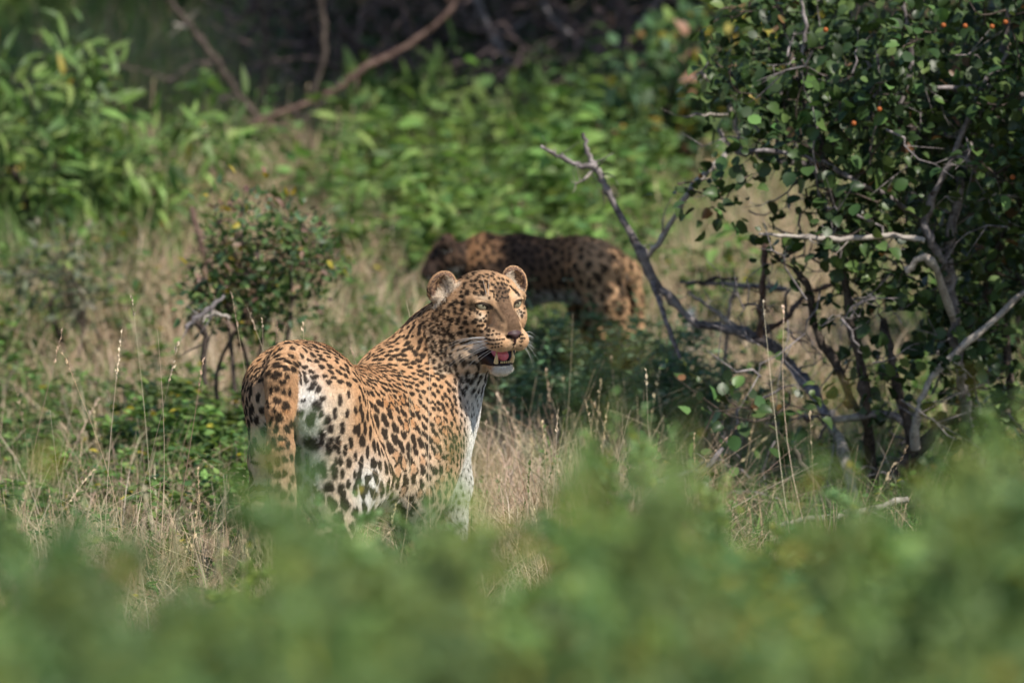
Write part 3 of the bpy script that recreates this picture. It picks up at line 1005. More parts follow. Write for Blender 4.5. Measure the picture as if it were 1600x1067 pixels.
def traced(P, N, front, u, v, lst, dark, rust=None, soft=.25):
    """markings given as (u, v, half-length, half-width, angle in degrees) where the photograph shows them"""
    for i, t in enumerate(lst):
        uu, vv, a, b, g = t[:5]
        m = front & (np.abs(u - uu) < a * 2 + 2) & (np.abs(v - vv) < a * 2 + 2)
        ix = np.flatnonzero(m)
        if len(ix) == 0: continue
        c, s = math.cos(math.radians(g)), math.sin(math.radians(g))
        du, dv = u[ix] - uu, v[ix] - vv
        x, y = du * c + dv * s, -du * s + dv * c
        th = np.arctan2(y, x)
        rr = np.sqrt((x / a) ** 2 + (y / b) ** 2) / (1 + .12 * np.sin(2 * th + i) + .1 * np.sin(3 * th + i * 2.3))
        dark[ix] = np.maximum(dark[ix], 1 - sstep(1 - soft, 1 + soft, rr))
def cat_materials():
    m, nt, b = new_mat('leopard_skin')
    a = nt.nodes.new('ShaderNodeAttribute'); a.attribute_name = 'col'
    nt.links.new(a.outputs['Color'], b.inputs['Base Color'])
    w = nt.nodes.new('ShaderNodeAttribute'); w.attribute_name = 'wet'
    mr = nt.nodes.new('ShaderNodeMapRange'); nt.links.new(w.outputs['Fac'], mr.inputs[0])
    mr.inputs[3].default_value = .85; mr.inputs[4].default_value = .28
    nt.links.new(mr.outputs[0], b.inputs['Roughness'])
    b.inputs['Specular IOR Level'].default_value = .25
    f, nt, b = new_mat('leopard_fur')
    a = nt.nodes.new('ShaderNodeAttribute'); a.attribute_name = 'col'
    nt.links.new(a.outputs['Color'], b.inputs['Base Color'])
    b.inputs['Roughness'].default_value = .75
    b.inputs['Specular IOR Level'].default_value = .14
    return m, f


SKIN, FUR = cat_materials()


def grow_fur(name, parent, P, N, flow, length, tilt, dens, col, rng, rad=.00030, n_total=150000, area=None):
    """hair curves rooted over the skin"""
    w = dens * (area if area is not None else 1.0)
    w = w / w.sum()
    ix = rng.choice(len(P), n_total, p=w)
    n = N[ix]; root = P[ix] + rng.normal(0, .0011, (n_total, 3))
    root -= n * ((root - P[ix]) * n).sum(1)[:, None]
    f = flow[ix] + rng.normal(0, .22, (n_total, 3))
    f -= n * (f * n).sum(1)[:, None]; f /= np.linalg.norm(f, axis=1, keepdims=True) + 1e-9
    L = length[ix] * rng.uniform(.6, 1.15, n_total); t = tilt[ix] * rng.uniform(.7, 1.3, n_total)
    d0 = f * np.cos(t * 1.25)[:, None] + n * np.sin(t * 1.25)[:, None]
    d1 = f * np.cos(t * .35)[:, None] + n * np.sin(t * .35)[:, None]
    p0 = root - n * .0006; p1 = root + d0 * (L * .45)[:, None]; p2 = p1 + d1 * (L * .55)[:, None]
    p2[:, 2] -= L * .04
    hc = bpy.data.hair_curves.new(name)
    hc.add_curves([3] * n_total)
    hc.attributes['position'].data.foreach_set('vector', np.stack([p0, p1, p2], 1).astype(np.float32).ravel())
    r = np.tile(np.array([rad, rad * .85, rad * .15], np.float32), n_total) * np.repeat(rng.uniform(.75, 1.25, n_total), 3).astype(np.float32)
    ra = hc.attributes.get('radius') or hc.attributes.new('radius', 'FLOAT', 'POINT')
    ra.data.foreach_set('value', r.astype(np.float32))
    ca = hc.attributes.new('col', 'FLOAT_COLOR', 'CURVE')
    c = np.ones((n_total, 4), np.float32)
    c[:, :3] = np.clip(col[ix] * rng.uniform(.82, 1.2, n_total)[:, None], 0, .95)
    ca.data.foreach_set('color', c.ravel())
    hc.materials.append(FUR)
    o = bpy.data.objects.new(name, hc); COL.objects.link(o)
    o.parent = parent; o.matrix_parent_inverse = Matrix.Translation(-parent.location)
    return o


def vert_area(V, Q):
    a = np.linalg.norm(np.cross(V[Q[:, 2]] - V[Q[:, 0]], V[Q[:, 3]] - V[Q[:, 1]]), axis=1) / 8
    A = np.zeros(len(V))
    for i in range(4): np.add.at(A, Q[:, i], a)
    return A


def sphere_mesh(name, c, M, r, nu=24, nv=14, attrs=None):
    th = np.linspace(0, math.pi, nv + 1)[1:-1]; ph = np.arange(nu) * 2 * math.pi / nu
    L = [np.array([[0, 1., 0]])]
    for t in th: L.append(np.stack([np.sin(t) * np.cos(ph), np.full(nu, np.cos(t)), np.sin(t) * np.sin(ph)], 1))
    L.append(np.array([[0, -1., 0]])); L = np.concatenate(L)
    V = c + (L * r) @ M
    Q = []; T = []
    for j in range(nu):
        k = (j + 1) % nu
        T.append([0, 1 + j, 1 + k]); T.append([len(L) - 1, 1 + (nv - 2) * nu + k, 1 + (nv - 2) * nu + j])
        for i in range(nv - 2): Q.append([1 + i * nu + j, 1 + (i + 1) * nu + j, 1 + (i + 1) * nu + k, 1 + i * nu + k])
    at_ = attrs(L) if attrs else None
    return mesh_np(name, V, [Q, T], True, attrs=at_)


def simple(name, color, rough=.5, spec=.5, coat=0, trans=0, sss=0):
    m, nt, b = new_mat(name)
    b.inputs['Base Color'].default_value = (*color, 1)
    b.inputs['Roughness'].default_value = rough
    b.inputs['Specular IOR Level'].default_value = spec
    b.inputs['Coat Weight'].default_value = coat
    b.inputs['Transmission Weight'].default_value = trans
    if sss:
        b.inputs['Subsurface Weight'].default_value = sss
        b.inputs['Subsurface Scale'].default_value = .01
    return m


def build_leopard():
    rng = np.random.default_rng(11)
    S, O, H, W, ax = cat_pose_main()
    V, F = S.surface(.0045)
    V = S.snap(V, 2)
    V, F, _ = subdivide(V, F); V = S.snap(V, 1)
    hp = (V - O) @ H.T
    cen = V[F].mean(1); hc_ = (cen - O) @ H.T
    sel = (hc_[:, 1] > -.145) & (hc_[:, 2] > -.155) & (hc_[:, 2] < .11) & (np.abs(hc_[:, 0]) < .125)
    V, F, ng = subdivide(V, F, sel); V = S.snap(V, 2)
    _, N = S.grad(V)
    hp = (V - O) @ H.T
    u, v, w = proj(V)
    toc = np.array([0, 0, CAM_H]) - V; toc /= np.linalg.norm(toc, axis=1, keepdims=True)
    facing = (N * toc).sum(1)
    # nearest surface along each photo ray, on a 2 px raster: what the camera side shows
    gi = (u // 3).astype(int) * 2000 + (v // 3).astype(int)
    zmin = {}
    o_ = np.argsort(w)[::-1]
    zb = np.full(gi.max() + 1, 1e9); zb[gi[o_]] = w[o_]
    front = (facing > .02) & (w < zb[gi] + .03)
    head = sstep(-.215, -.165, hp[:, 1]) * (hp[:, 2] > -.17)
    inhead = (hp[:, 1] > -.135) & (hp[:, 2] > -.150 - .25 * np.maximum(0, -hp[:, 1] - .05)) & (np.abs(hp[:, 0]) < .13)
    # --- base coat
    n1 = vnoise(V, .06, 3); n2 = vnoise(V, .012, 5)
    col = ORANGE[None] * 1.0 + (TAN - ORANGE)[None] * (.25 + .35 * n1[:, None])
    # heading field for the body
    z = V[:, 2]
    Yr = V[:, 1] - 30
    low = 1 - sstep(.24, .50, z + .04 * (n1 - .5))          # towards belly and legs
    hind = 1 - sstep(-.16, .02, Yr)
    mixc = lambda a, b, t: a * (1 - t[:, None]) + b * t[:, None]
    col = mixc(col, CREAM, np.clip(low * .95 * hind + low * .45 * (1 - hind), 0, 1))
    # underside
    under = sstep(.25, .8, -N[:, 2]) * (z > .2)
    col = mixc(col, WHITE, under)
    # back of the thighs: pale, tail kept tawny
    tail = (np.abs(u - 440) < 26) & (Yr < -.395)
    rear = sstep(.3, .8, -(N @ np.array([.2, .97, 0]))) * hind * (1 - sstep(.50, .60, z))
    col = mixc(col, CREAM * 1.05, rear * .85 * (~tail))
    # pale flash of rump beside the tail and white inner thigh
    fl = np.exp(-(((u - 480) / 26) ** 2 + ((v - 640) / 55) ** 2)) + np.exp(-(((u - 488) / 22) ** 2 + ((v - 735) / 60) ** 2))
    col = mixc(col, WHITE, np.clip(fl * 1.2, 0, 1) * (~tail) * front)
    kn = np.exp(-(((u - 575) / 24) ** 2 + ((v - 765) / 45) ** 2))
    col = mixc(col, WHITE, np.clip(kn * 1.3, 0, 1) * front)
    # breast, inner forelegs, throat: white
    cx = (u - 700 - np.clip((v - 640) * -.05, -20, 20))
    wh = sstep(0, 9, u - (709 - .10 * (v - 640) + 16 * (vnoise(V, .022, 8) - .5))) * (v > 612) * sstep(-.0, .1, Yr)
    col = mixc(col, WHITE, wh)
    th = sstep(.02, .05, -(hp[:, 2] + .098) ) * sstep(-.13, -.08, hp[:, 1] ) * (v < 640)
    thr = np.exp(-(((u - 745) / 24) ** 2 + ((v - 602) / 34) ** 2))
    col = mixc(col, WHITE, np.clip(thr * 1.6, 0, 1) * (v > 560) * (1 - wh) * .9)
    # spine line darker
    # --- head
    a_, b_, c_ = hp[:, 0], hp[:, 1], hp[:, 2]
    hm = inhead.astype(float)
    hc = mixc(np.repeat((ORANGE * .35 + TAN * .65)[None], len(V), 0), CREAM, sstep(.02, .09, -c_) * .30)
    hc = mixc(hc, CREAM * .95, np.exp(-((np.abs(a_) - .045) ** 2 / .012 ** 2 + (c_ + .022) ** 2 / .010 ** 2)) * (b_ > -.05) * .8)   # under the eyes
    hc = mixc(hc, CREAM * .9, np.exp(-((np.abs(a_) - .040) ** 2 / .014 ** 2 + (c_ - .018) ** 2 / .007 ** 2)) * (b_ > -.04) * .6)
    bridge = (1 - sstep(.0125, .0205, np.abs(a_) + .003 * (n2 - .5))) * sstep(-.008, .008, b_) * (c_ > -.060)
    hc = mixc(hc, np.array([.135, .082, .050]), np.clip(bridge, 0, .97))
    hc = mixc(hc, CREAM, sstep(.082, .092, -c_) * (b_ > .02) * .9)                       # upper lip fringe
    hc = mixc(hc, ORANGE * 1.05, np.exp(-((np.abs(a_) - .024) ** 2 / .014 ** 2 + (c_ + .072) ** 2 / .014 ** 2)) * (b_ > .02) * .6)
    chin = sstep(.1310, .1335, -c_ + .003 * (n2 - .5)) * (b_ > -.035) * (1 - sstep(.017, .025, np.abs(a_)))
    hc = mixc(hc, WHITE, chin)
    jaw = sstep(.085, .11, -c_) * (b_ < -.01) * sstep(-.085, -.05, b_) * (1 - chin)
    hc = mixc(hc, CREAM, jaw * .45)
    col = mixc(col, hc, hm)
    # --- markings
    kd = kdtree.KDTree(len(V))
    for i in range(len(V)): kd.insert(V[i], i)
    kd.balance()
    dark = np.zeros(len(V)); rust = np.zeros(len(V))
    spine = np.exp(-(((u - 600) * 0 + (N[:, 2] - 1)) / .35) ** 2)
    # size of markings in metres
    size = np.full(len(V), .0125)
    size = np.where(hind > .5, .0125 + .012 * hind * sstep(.60, .40, z) , size)
    thigh = hind * (1 - sstep(.42, .58, z))
    shoulder = sstep(.0, .1, Yr)
    size = .0108 + .0100 * thigh + .0012 * shoulder
    size = np.where(z < .22, .011, size)
    flank = np.exp(-((Yr + .05) / .11) ** 2) * (z > .3)
    size = size * (1 - .14 * flank)
    size = np.where(hm > .5, .0082, size)
    neck = (hp[:, 1] > -.24) & (hp[:, 1] < -.13) & (hp[:, 2] > -.2) & (hm < .5)
    size = np.where(neck, .0095, size)
    size = np.where(wh > .5, .0062, size)
    size = np.where(tail, .0135, size)
    gap = size * np.where(wh > .5, 2.3, 1.27)
    traced_zone = front & ((tail & (v > 590)) | ((u > 395) & (u < 560) & (v > 600) & (v < 762) & (~tail) & (Yr < -.1)))
    face_zone = front & (hm > .5) & (b_ > -.075) & (np.abs(a_) < .09) & ((c_ > -.062) | (b_ > .015))
    cand = dart(V, gap, 75000, rng)
    hdir = np.array([.44, .90, 0]); 
    for i in cand:
        if traced_zone[i] or face_zone[i]: continue
        if hm[i] > .5 and (b_[i] > -.045): continue
        if (hm[i] > .5) and c_[i] > .035 and abs(a_[i]) > .055: continue      # ears
        up = 1 - sstep(.2, .8, N[i, 2]) if Yr[i] > -.2 else 0
        d = np.array([0, 0, -1.]) if N[i, 2] < .55 else hdir
        if Yr[i] < -.15 and N[i, 2] > .3: d = np.array([.9, -.44, 0.])
        if N[i, 2] < .55: d = d + hdir * .55
        if N[i, 2] >= .55 and Yr[i] > -.2: d = np.array([.9, -.44, 0]) * .8 + hdir * .7
        top = N[i, 2] > .55 and hm[i] < .5
        k = 0
        if hm[i] < .5 and size[i] > .0105 and not tail[i] and Yr[i] < .0 and z[i] > .3 and rng.random() < (.24 if z[i] < .52 and -.25 < Yr[i] < -.02 else .03): k = 1
        sz = size[i] * rng.uniform(.82, 1.18)
        stamp(kd, V, N, dark, rust, V[i], N[i], d + rng.normal(0, .12, 3), k, sz if k == 0 else sz * .98, rng, 1.45 if top else rng.uniform(1.3, 1.8))
    TS = [  # tail
        (428, 588, 7, 4, 20), (441, 596, 6, 5, 0), (434, 572, 8, 3, 0), (448, 577, 7, 3, 0), (424, 608, 3, 7, 0), (443, 611, 5, 5, 0), (420, 630, 3, 9, 0), (429, 640, 3, 7, 0), (433, 810, 7, 6, 0), (448, 822, 6, 6, 0), (433, 625, 8, 6, 40), (446, 633, 8, 7, 0), (433, 606, 6, 5, 0), (452, 612, 3, 9, 5), (436, 652, 6, 10, 0), (455, 660, 4, 8, 0), (437, 648, 4, 6, 0),
        (432, 668, 5, 8, 10), (448, 668, 6, 7, 0), (428, 690, 5, 10, 0), (440, 684, 8, 5, 5), (449, 693, 4, 7, 0), (437, 699, 8, 4, 0), (460, 676, 3, 6, 0),
        (434, 720, 6, 7, 0), (445, 716, 6, 6, 0), (455, 712, 3, 8, 0), (434, 740, 6, 8, 15), (445, 738, 5, 7, 0), (456, 745, 4, 7, 0), (452, 757, 3, 6, 0),
        (434, 760, 7, 8, 40), (443, 770, 6, 8, 50), (455, 775, 4, 8, 0), (421, 700, 3, 12, 8), (424, 655, 3, 10, 8), (423, 728, 4, 12, -15), (436, 792, 7, 5, 0), (452, 800, 5, 7, 0),
        # left thigh
        (391, 640, 3, 10, 0), (400, 655, 4, 9, -5), (388, 675, 3, 9, 0), (398, 690, 4, 9, -10), (408, 640, 5, 6, 0), (404, 700, 5, 6, 0), (411, 672, 5, 11, 0), (391, 700, 3, 8, 0),
        (415, 700, 5, 9, 0), (403, 620, 4, 8, 0), (392, 610, 3, 8, 0), (398, 722, 9, 3, 10), (387, 745, 3, 14, -8), (422, 760, 6, 6, 0), (417, 778, 5, 8, 0),
        # right thigh
        (487, 652, 9, 14, 8), (470, 643, 7, 6, -25), (474, 625, 6, 3, -25), (496, 632, 8, 9, 0), (503, 646, 4, 8, 15), (505, 622, 5, 6, 20), (487, 605, 6, 5, 0), (498, 607, 5, 6, 20),
        (483, 689, 10, 11, 0), (493, 692, 8, 11, 0), (505, 678, 5, 13, 0), (503, 690, 4, 9, 0), (513, 655, 6, 8, 0), (518, 668, 5, 7, 0), (524, 645, 4, 10, 0), (515, 700, 6, 11, 0), (519, 687, 5, 7, 0), (524, 697, 4, 7, 0),
        (529, 688, 4, 11, 0), (502, 727, 7, 10, 15), (508, 735, 6, 11, 0), (524, 735, 6, 13, 0), (526, 719, 3, 8, 0), (533, 720, 4, 10, 0), (536, 738, 4, 9, 0), (540, 703, 4, 10, 0), (546, 722, 5, 8, 0),
        (466, 697, 4, 7, 0), (466, 716, 5, 14, 0), (480, 712, 4, 10, 0), (480, 730, 4, 12, 0), (490, 735, 5, 14, 0), (468, 745, 5, 10, 0), (480, 762, 6, 13, 0), (470, 775, 4, 12, 0), (492, 760, 4, 10, 0),
        (515, 760, 9, 10, 0), (545, 755, 4, 8, 0), (530, 700, 4, 9, 0), (536, 668, 4, 10, 0), (549, 690, 4, 10, 0), (556, 712, 3, 9, 0), (555, 740, 3, 8, 0), (543, 645, 3, 8, 0), (555, 670, 3, 8, 0), (532, 625, 4, 9, 0), (545, 615, 3, 7, 0), (556, 640, 3, 8, 0),
        (560, 750, 5, 7, 20), (572, 762, 6, 8, 20), (585, 770, 6, 7, -30), (578, 745, 4, 5, 0)]
    def rs(lst, f=1.0):
        # lists are given in photo pixels; the third and fourth numbers are half sizes across and down
        return [(a, b, c * f, d * f, e) for a, b, c, d, e in lst]
    traced(V, N, front & (Yr < 0.05), u, v, rs(TS), dark)
    for (uu, vv, r) in ((446, 640, 6), (440, 692, 6), (440, 735, 5), (499, 640, 5), (516, 662, 4), (533, 690, 3), (520, 693, 4), (548, 700, 3)):
        g = np.exp(-(((u - uu) / r) ** 2 + ((v - vv) / r) ** 2)) * front
        rust = np.maximum(rust, g)
    # face, in the enlarged crop's units (5.336 per photo px, origin 640,400)
    FS = [(447, 395, 17, 17, 0), (403, 387, 12, 18, 20), (442, 340, 15, 14, 0), (372, 403, 10, 24, 10), (345, 415, 9, 16, 10), (446, 452, 20, 13, 0), (388, 472, 14, 14, 0), (427, 487, 14, 10, 0), (388, 440, 12, 14, -40),
          (363, 530, 17, 17, 0), (415, 530, 14, 18, 0), (408, 558, 15, 12, 0), (355, 560, 9, 18, 10), (330, 515, 9, 18, 20), (472, 556, 20, 16, 20), (437, 597, 14, 12, 0), (431, 640, 22, 15, 15), (487, 622, 17, 13, 0), (373, 668, 18, 18, 0), (345, 655, 9, 20, 10),
          (475, 512, 13, 12, 0), (518, 447, 15, 12, 20), (547, 455, 9, 14, 0), (566, 470, 9, 12, 15), (588, 488, 10, 9, 0), (540, 553, 18, 14, 0), (556, 530, 13, 11, 0), (592, 540, 11, 12, 0), (573, 582, 12, 12, 0), (604, 578, 18, 10, 0), (545, 622, 12, 12, 0),
          (600, 628, 14, 12, 0), (505, 480, 10, 14, 30), (632, 545, 10, 14, 30), (618, 520, 8, 9, 0), (640, 500, 8, 9, 0), (655, 470, 7, 8, 0), (505, 665, 15, 12, 0), (540, 665, 12, 10, 0), (400, 710, 15, 14, 0), (445, 720, 20, 14, 0), (500, 715, 26, 14, 0), (380, 735, 14, 22, 0),
          (660, 622, 16, 13, 0), (637, 605, 14, 8, -50), (655, 660, 12, 8, 0), (690, 657, 10, 8, 0), (728, 650, 9, 7, 0), (750, 652, 7, 6, 0), (640, 690, 16, 7, 5), (670, 697, 14, 8, 5), (700, 700, 12, 8, 0), (728, 698, 9, 7, 0), (752, 697, 8, 6, 0), (775, 695, 6, 5, 0), (790, 693, 5, 4, 0),
          (655, 728, 15, 6, 8), (690, 735, 12, 6, 4), (720, 733, 9, 6, 0), (745, 730, 7, 5, 0), (768, 722, 6, 4, 0), (690, 762, 8, 5, 0), (715, 760, 7, 4, 0), (740, 756, 6, 4, 0), (770, 748, 5, 3, 0), (700, 625, 8, 7, 0),
          (940, 687, 20, 8, 0), (930, 712, 16, 7, 0), (938, 655, 12, 6, 0), (925, 745, 10, 5, 0),
          (455, 880, 20, 32, 0), (540, 888, 38, 14, 10), (395, 905, 12, 20, 0), (485, 990, 18, 32, 0), (405, 990, 14, 20, 0), (575, 925, 9, 20, 0), (430, 830, 12, 18, 0), (380, 870, 12, 16, 0), (350, 820, 10, 16, 0), (318, 770, 10, 18, 0), (290, 720, 8, 18, 0), (268, 780, 8, 14, 0),
          (420, 775, 14, 11, 0), (470, 768, 18, 12, 0), (520, 790, 20, 14, 0), (565, 800, 24, 18, 0), (598, 840, 26, 30, 0), (520, 1030, 30, 14, -20), (560, 1000, 12, 14, 0), (500, 840, 14, 10, 0), (315, 840, 8, 14, 0), (345, 900, 9, 18, 0), (300, 905, 8, 16, 0), (355, 960, 10, 14, 0), (440, 1040, 14, 14, 0),
          # forehead
          (612, 258, 14, 18, 0), (600, 222, 18, 12, 20), (560, 205, 18, 10, -40), (540, 250, 24, 12, 20), (548, 312, 22, 11, 0), (608, 312, 22, 12, 40), (632, 300, 8, 18, 0), (580, 182, 12, 8, 0), (640, 215, 12, 10, 30), (655, 250, 9, 20, -10), (520, 215, 12, 8, -30),
          (495, 190, 14, 9, 0), (430, 180, 18, 9, 0), (470, 235, 12, 9, -30), (490, 310, 16, 22, 0), (462, 265, 9, 14, 20), (437, 305, 16, 9, -30), (520, 180, 10, 6, 0), (620, 175, 14, 8, 10), (660, 185, 10, 8, 0), (690, 175, 12, 8, 20), (690, 240, 14, 9, 30),
          (690, 295, 18, 8, 15), (705, 330, 6, 18, 0), (730, 330, 9, 9, 0), (722, 362, 6, 12, 0), (738, 375, 6, 8, 0), (745, 300, 6, 10, 20), (760, 270, 10, 7, 45), (715, 262, 12, 8, 40), (735, 230, 14, 8, 40), (770, 235, 14, 8, 45), (800, 240, 16, 7, 30), (790, 270, 8, 8, 0), (800, 300, 12, 8, -30),
          (825, 290, 8, 14, 20), (775, 310, 7, 9, 0), (770, 340, 8, 8, 0), (795, 350, 12, 6, 0), (820, 345, 6, 12, 10), (755, 355, 7, 6, 0), (785, 375, 6, 5, 0), (745, 190, 12, 7, 30), (780, 200, 14, 7, 30), (820, 215, 12, 7, 40), (845, 260, 16, 7, 45), (870, 285, 18, 8, 45), (895, 310, 20, 8, 40), (910, 330, 12, 7, 60),
          (710, 200, 9, 7, 0), (565, 275, 14, 8, -30), (580, 330, 10, 6, 0), (665, 350, 8, 12, 20), (590, 165, 10, 5, 0), (545, 165, 10, 5, 0), (650, 160, 12, 5, 0), (700, 155, 12, 5, 20), (480, 160, 12, 5, 0),
          # far cheek
          (928, 468, 8, 10, 20), (955, 440, 6, 10, 10), (935, 500, 10, 12, 0), (905, 480, 6, 8, 0), (950, 475, 6, 8, 0), (915, 450, 5, 6, 0), (955, 400, 5, 12, 0), (893, 462, 5, 6, 0)]
    fs = [(640 + a / 5.336, 400 + b / 5.336, max(c, 6) / 5.336 * 1.36, max(d, 6) / 5.336 * 1.36, g) for a, b, c, d, g in FS]
    traced(V, N, front & (hp[:, 1] > -.17), u, v, fs, dark, soft=.3)
    # eye surrounds, tear lines, lips, mouth lining
    for s in (-1, 1):
        ea = a_ - s * .0395
        rim = np.sqrt((ea / .0150) ** 2 + ((c_ - .0005 - .20 * s * ea) / .0080) ** 2)
        dark = np.maximum(dark, (1 - sstep(1.0, 1.28, rim)) * (b_ > -.04) * (hm > .5))
        dark = np.maximum(dark, np.exp(-((a_ - s * (.0215 + .10 * (c_ + .012))) ** 2 / .0042 ** 2)) * sstep(-.036, -.026, c_) * (1 - sstep(-.006, .002, c_)) * (b_ > -.01) * .9)
        out = np.exp(-((a_ - s * .0615) ** 2 / .0045 ** 2 + (c_ - .004) ** 2 / .014 ** 2)) * (b_ > -.07)
        dark = np.maximum(dark, out * .95)
    wet = np.zeros(len(V))
    mouth = (hm > .5) & (b_ > -.05) & (b_ < .085) & (c_ < -.0905 + .0) & (c_ > -.1225) & (np.abs(a_) < .036)
    cav = mouth & ((b_ < .045) | (c_ < -.094))
    # lining: whatever faces into the opening
    cc = np.array([0., .02, -.106])
    inn = ((hp - cc) * (N @ H.T)).sum(1) < -.0005
    lining = mouth & inn
    lip = (hm > .5) & (np.abs(c_ + .1230) < .0085) & (b_ > -.04) & (b_ < .045) & (np.abs(a_) < .038)
    corner = (hm > .5) & (((a_ + .036) / .014) ** 2 + ((b_ + .0) / .035) ** 2 + ((c_ + .105) / .017) ** 2 < 1)
    corner |= (hm > .5) & (((a_ - .036) / .014) ** 2 + ((b_ + .0) / .035) ** 2 + ((c_ + .105) / .017) ** 2 < 1)
    lipm = (lip | lining | corner)
    nose = (hm > .5) & (b_ > .070) & (((a_ / .0175) ** 2 + ((c_ + .0555) / .0100) ** 2 < 1) | ((np.abs(a_) < .0035) & (c_ < -.052) & (c_ > -.078)))
    phil = (hm > .5) & (b_ > .06) & (np.abs(a_) < .0022) & (c_ < -.075) & (c_ > -.095)
    dark = np.where(col[:, 0] > 0, dark, 0)
    dark[mouth] *= .2
    colf = mixc(col, RUST, np.clip(rust * .6, 0, 1) * (dark < .4))
    fine = .70 + .24 * n2 + .28 * vnoise(V, .0035, 12)
    colf = colf * fine[:, None]
    dcol = DARK[None] * (1 + .5 * low[:, None])
    colf = mixc(colf, dcol[0] + 0 * colf, np.clip(dark, 0, 1) * .96)
    skin = colf.copy()
    skin[lipm] = [.020, .012, .013]; wet[lipm] = .8
    skin[nose] = [.055, .030, .032]; wet[nose] = .65
    skin[phil] = [.03, .015, .015]
    nos = (hm > .5) & (((np.abs(a_) - .0125) / .0050) ** 2 + ((c_ + .0605) / .0036) ** 2 < 1) & (b_ > .055)
    skin[nos] = [.006, .004, .004]
    # ears: backs black with pale spot, inside skin greyish
    ear = (hm > .5) & (c_ > .030) & (np.abs(a_) > .052)
    earM = []
    for s in (-1, 1):
        M = ax(s * -.10 if s > 0 else .42, -.10, s * (.42 if s > 0 else .55))
        c = W(s * (.083 if s > 0 else .091), -.108, .032)
        q = (V - c) @ M.T
        me_ = (np.abs(q[:, 0]) < .036) & (np.abs(q[:, 1]) < .024) & (np.abs(q[:, 2]) < .048) & ((V - O) @ H.T[:, 0] * s > .045)
        inside = me_ & ((N @ M[1]) > .15) & ((q[:, 0] / .0262) ** 2 + ((q[:, 2] - .004) / .036) ** 2 < 1) & (q[:, 1] < .012)
        back = me_ & ((N @ M[1]) < -.3)
        rim = me_ & ~inside & ~back
        skin[rim] = (ORANGE * .8 + TAN * .2); skin[inside] = [.11, .065, .048]; skin[back] = DARK * 1.4
        earM.append((s, M, c, inside, me_))
        wet[inside] = 0
    base = at(560, 984, 30.0); base[2] = 0
    root = empty('leopard', base, 'large spotted leopard standing with its head turned back and mouth open', 'leopard', 'leopards in the grass')
    me = cat_mesh('body', V, F, ng, {'col': skin, 'wet': wet})
    obj('body', me, SKIN, root)
    # --- fur
    A = vert_area(V, F)
    hd = np.array([.44, .90, 0])
    flow = -hd[None] * .9 + np.array([[0, 0, -.75]]) + 0 * V
    flow[z < .33] = [0, -.25, -1]
    flow[tail] = [0, 0, -1]
    hf = np.stack([a_ * 9, -np.ones(len(V)), np.minimum(c_ + .02, .1) * 6 - .1], 1) @ H
    hf /= np.linalg.norm(hf, axis=1, keepdims=True)
    t = np.where(inhead, 1., 0.)[:, None]
    nk = sstep(-.30, -.14, hp[:, 1])[:, None] * (hp[:, 2] > -.22)[:, None] * (1 - t)
    flow = flow * (1 - t) + hf * t
    length = np.full(len(V), .0066)
    length += .0045 * np.clip(wh + under + low * .4 + thr, 0, 1) + .001 * tail
    length += .0035 * np.clip(fl, 0, 1) * front
    length = np.where(inhead, .0045 + .006 * sstep(.0, -.1, b_), length)
    length = np.where(inhead & (b_ > .0) & (c_ > -.085), .0024, length)
    length = np.where(chin * hm > .3, .011, length)
    length = np.where(inhead & (b_ < -.03) & (c_ < -.06), .0075, length)
    tilt = np.full(len(V), .36) + .12 * np.clip(wh + thr + fl, 0, 1) + .35 * (chin * hm > .3)
    dens = np.ones(len(V)); dens[lipm | nose | lining] = 0
    dens[z < .15] *= .4
    dens[facing < -.3] *= .35
    earany = np.zeros(len(V), bool)
    for s, M, c, inside, me_ in earM: earany |= me_; dens[inside] = .25; length = np.where(me_, .005, length)
    eyeop = np.zeros(len(V), bool)
    for s in (-1, 1):
        ea = a_ - s * .0395
        eyeop |= (hm > .5) & (np.sqrt((ea / .0150) ** 2 + ((c_ - .20 * s * ea) / .0085) ** 2) < 1) & (b_ > -.04)
    dens[eyeop] = 0
    dens *= np.where(inhead, 1.9, 1.0)
    grow_fur('fur', root, V, N, flow, length, tilt, dens, colf, rng, .00034, 300000, A)
    # ear tufts: long pale hairs from the inner edges
    for s, M, c, inside, me_ in earM:
        q = (V - c) @ M.T
        ix = np.flatnonzero(inside | (me_ & (q[:, 1] > .0)))
        ix = ix[(-s * q[ix, 0] > .002) & (q[ix, 2] < .026)]
        inner = -s * M[0]
        P2 = V[ix]; N2 = N[ix]
        fl2 = np.tile(s * M[0] * 1.0 + M[2] * .45 + M[1] * .35, (len(ix), 1))
        grow_fur('ear_fur', root, P2, N2, fl2, np.full(len(ix), .0175), np.full(len(ix), .28), np.ones(len(ix)), np.tile(np.array([.66, .55, .43]), (len(ix), 1)), rng, .00034, 900)
    # --- eyes
    eye_m, nt, b = new_mat('leopard_eye')
    a = nt.nodes.new('ShaderNodeAttribute'); a.attribute_name = 'col'; nt.links.new(a.outputs['Color'], b.inputs['Base Color'])
    b.inputs['Roughness'].default_value = .12; b.inputs['Coat Weight'].default_value = .8; b.inputs['Coat Roughness'].default_value = .03
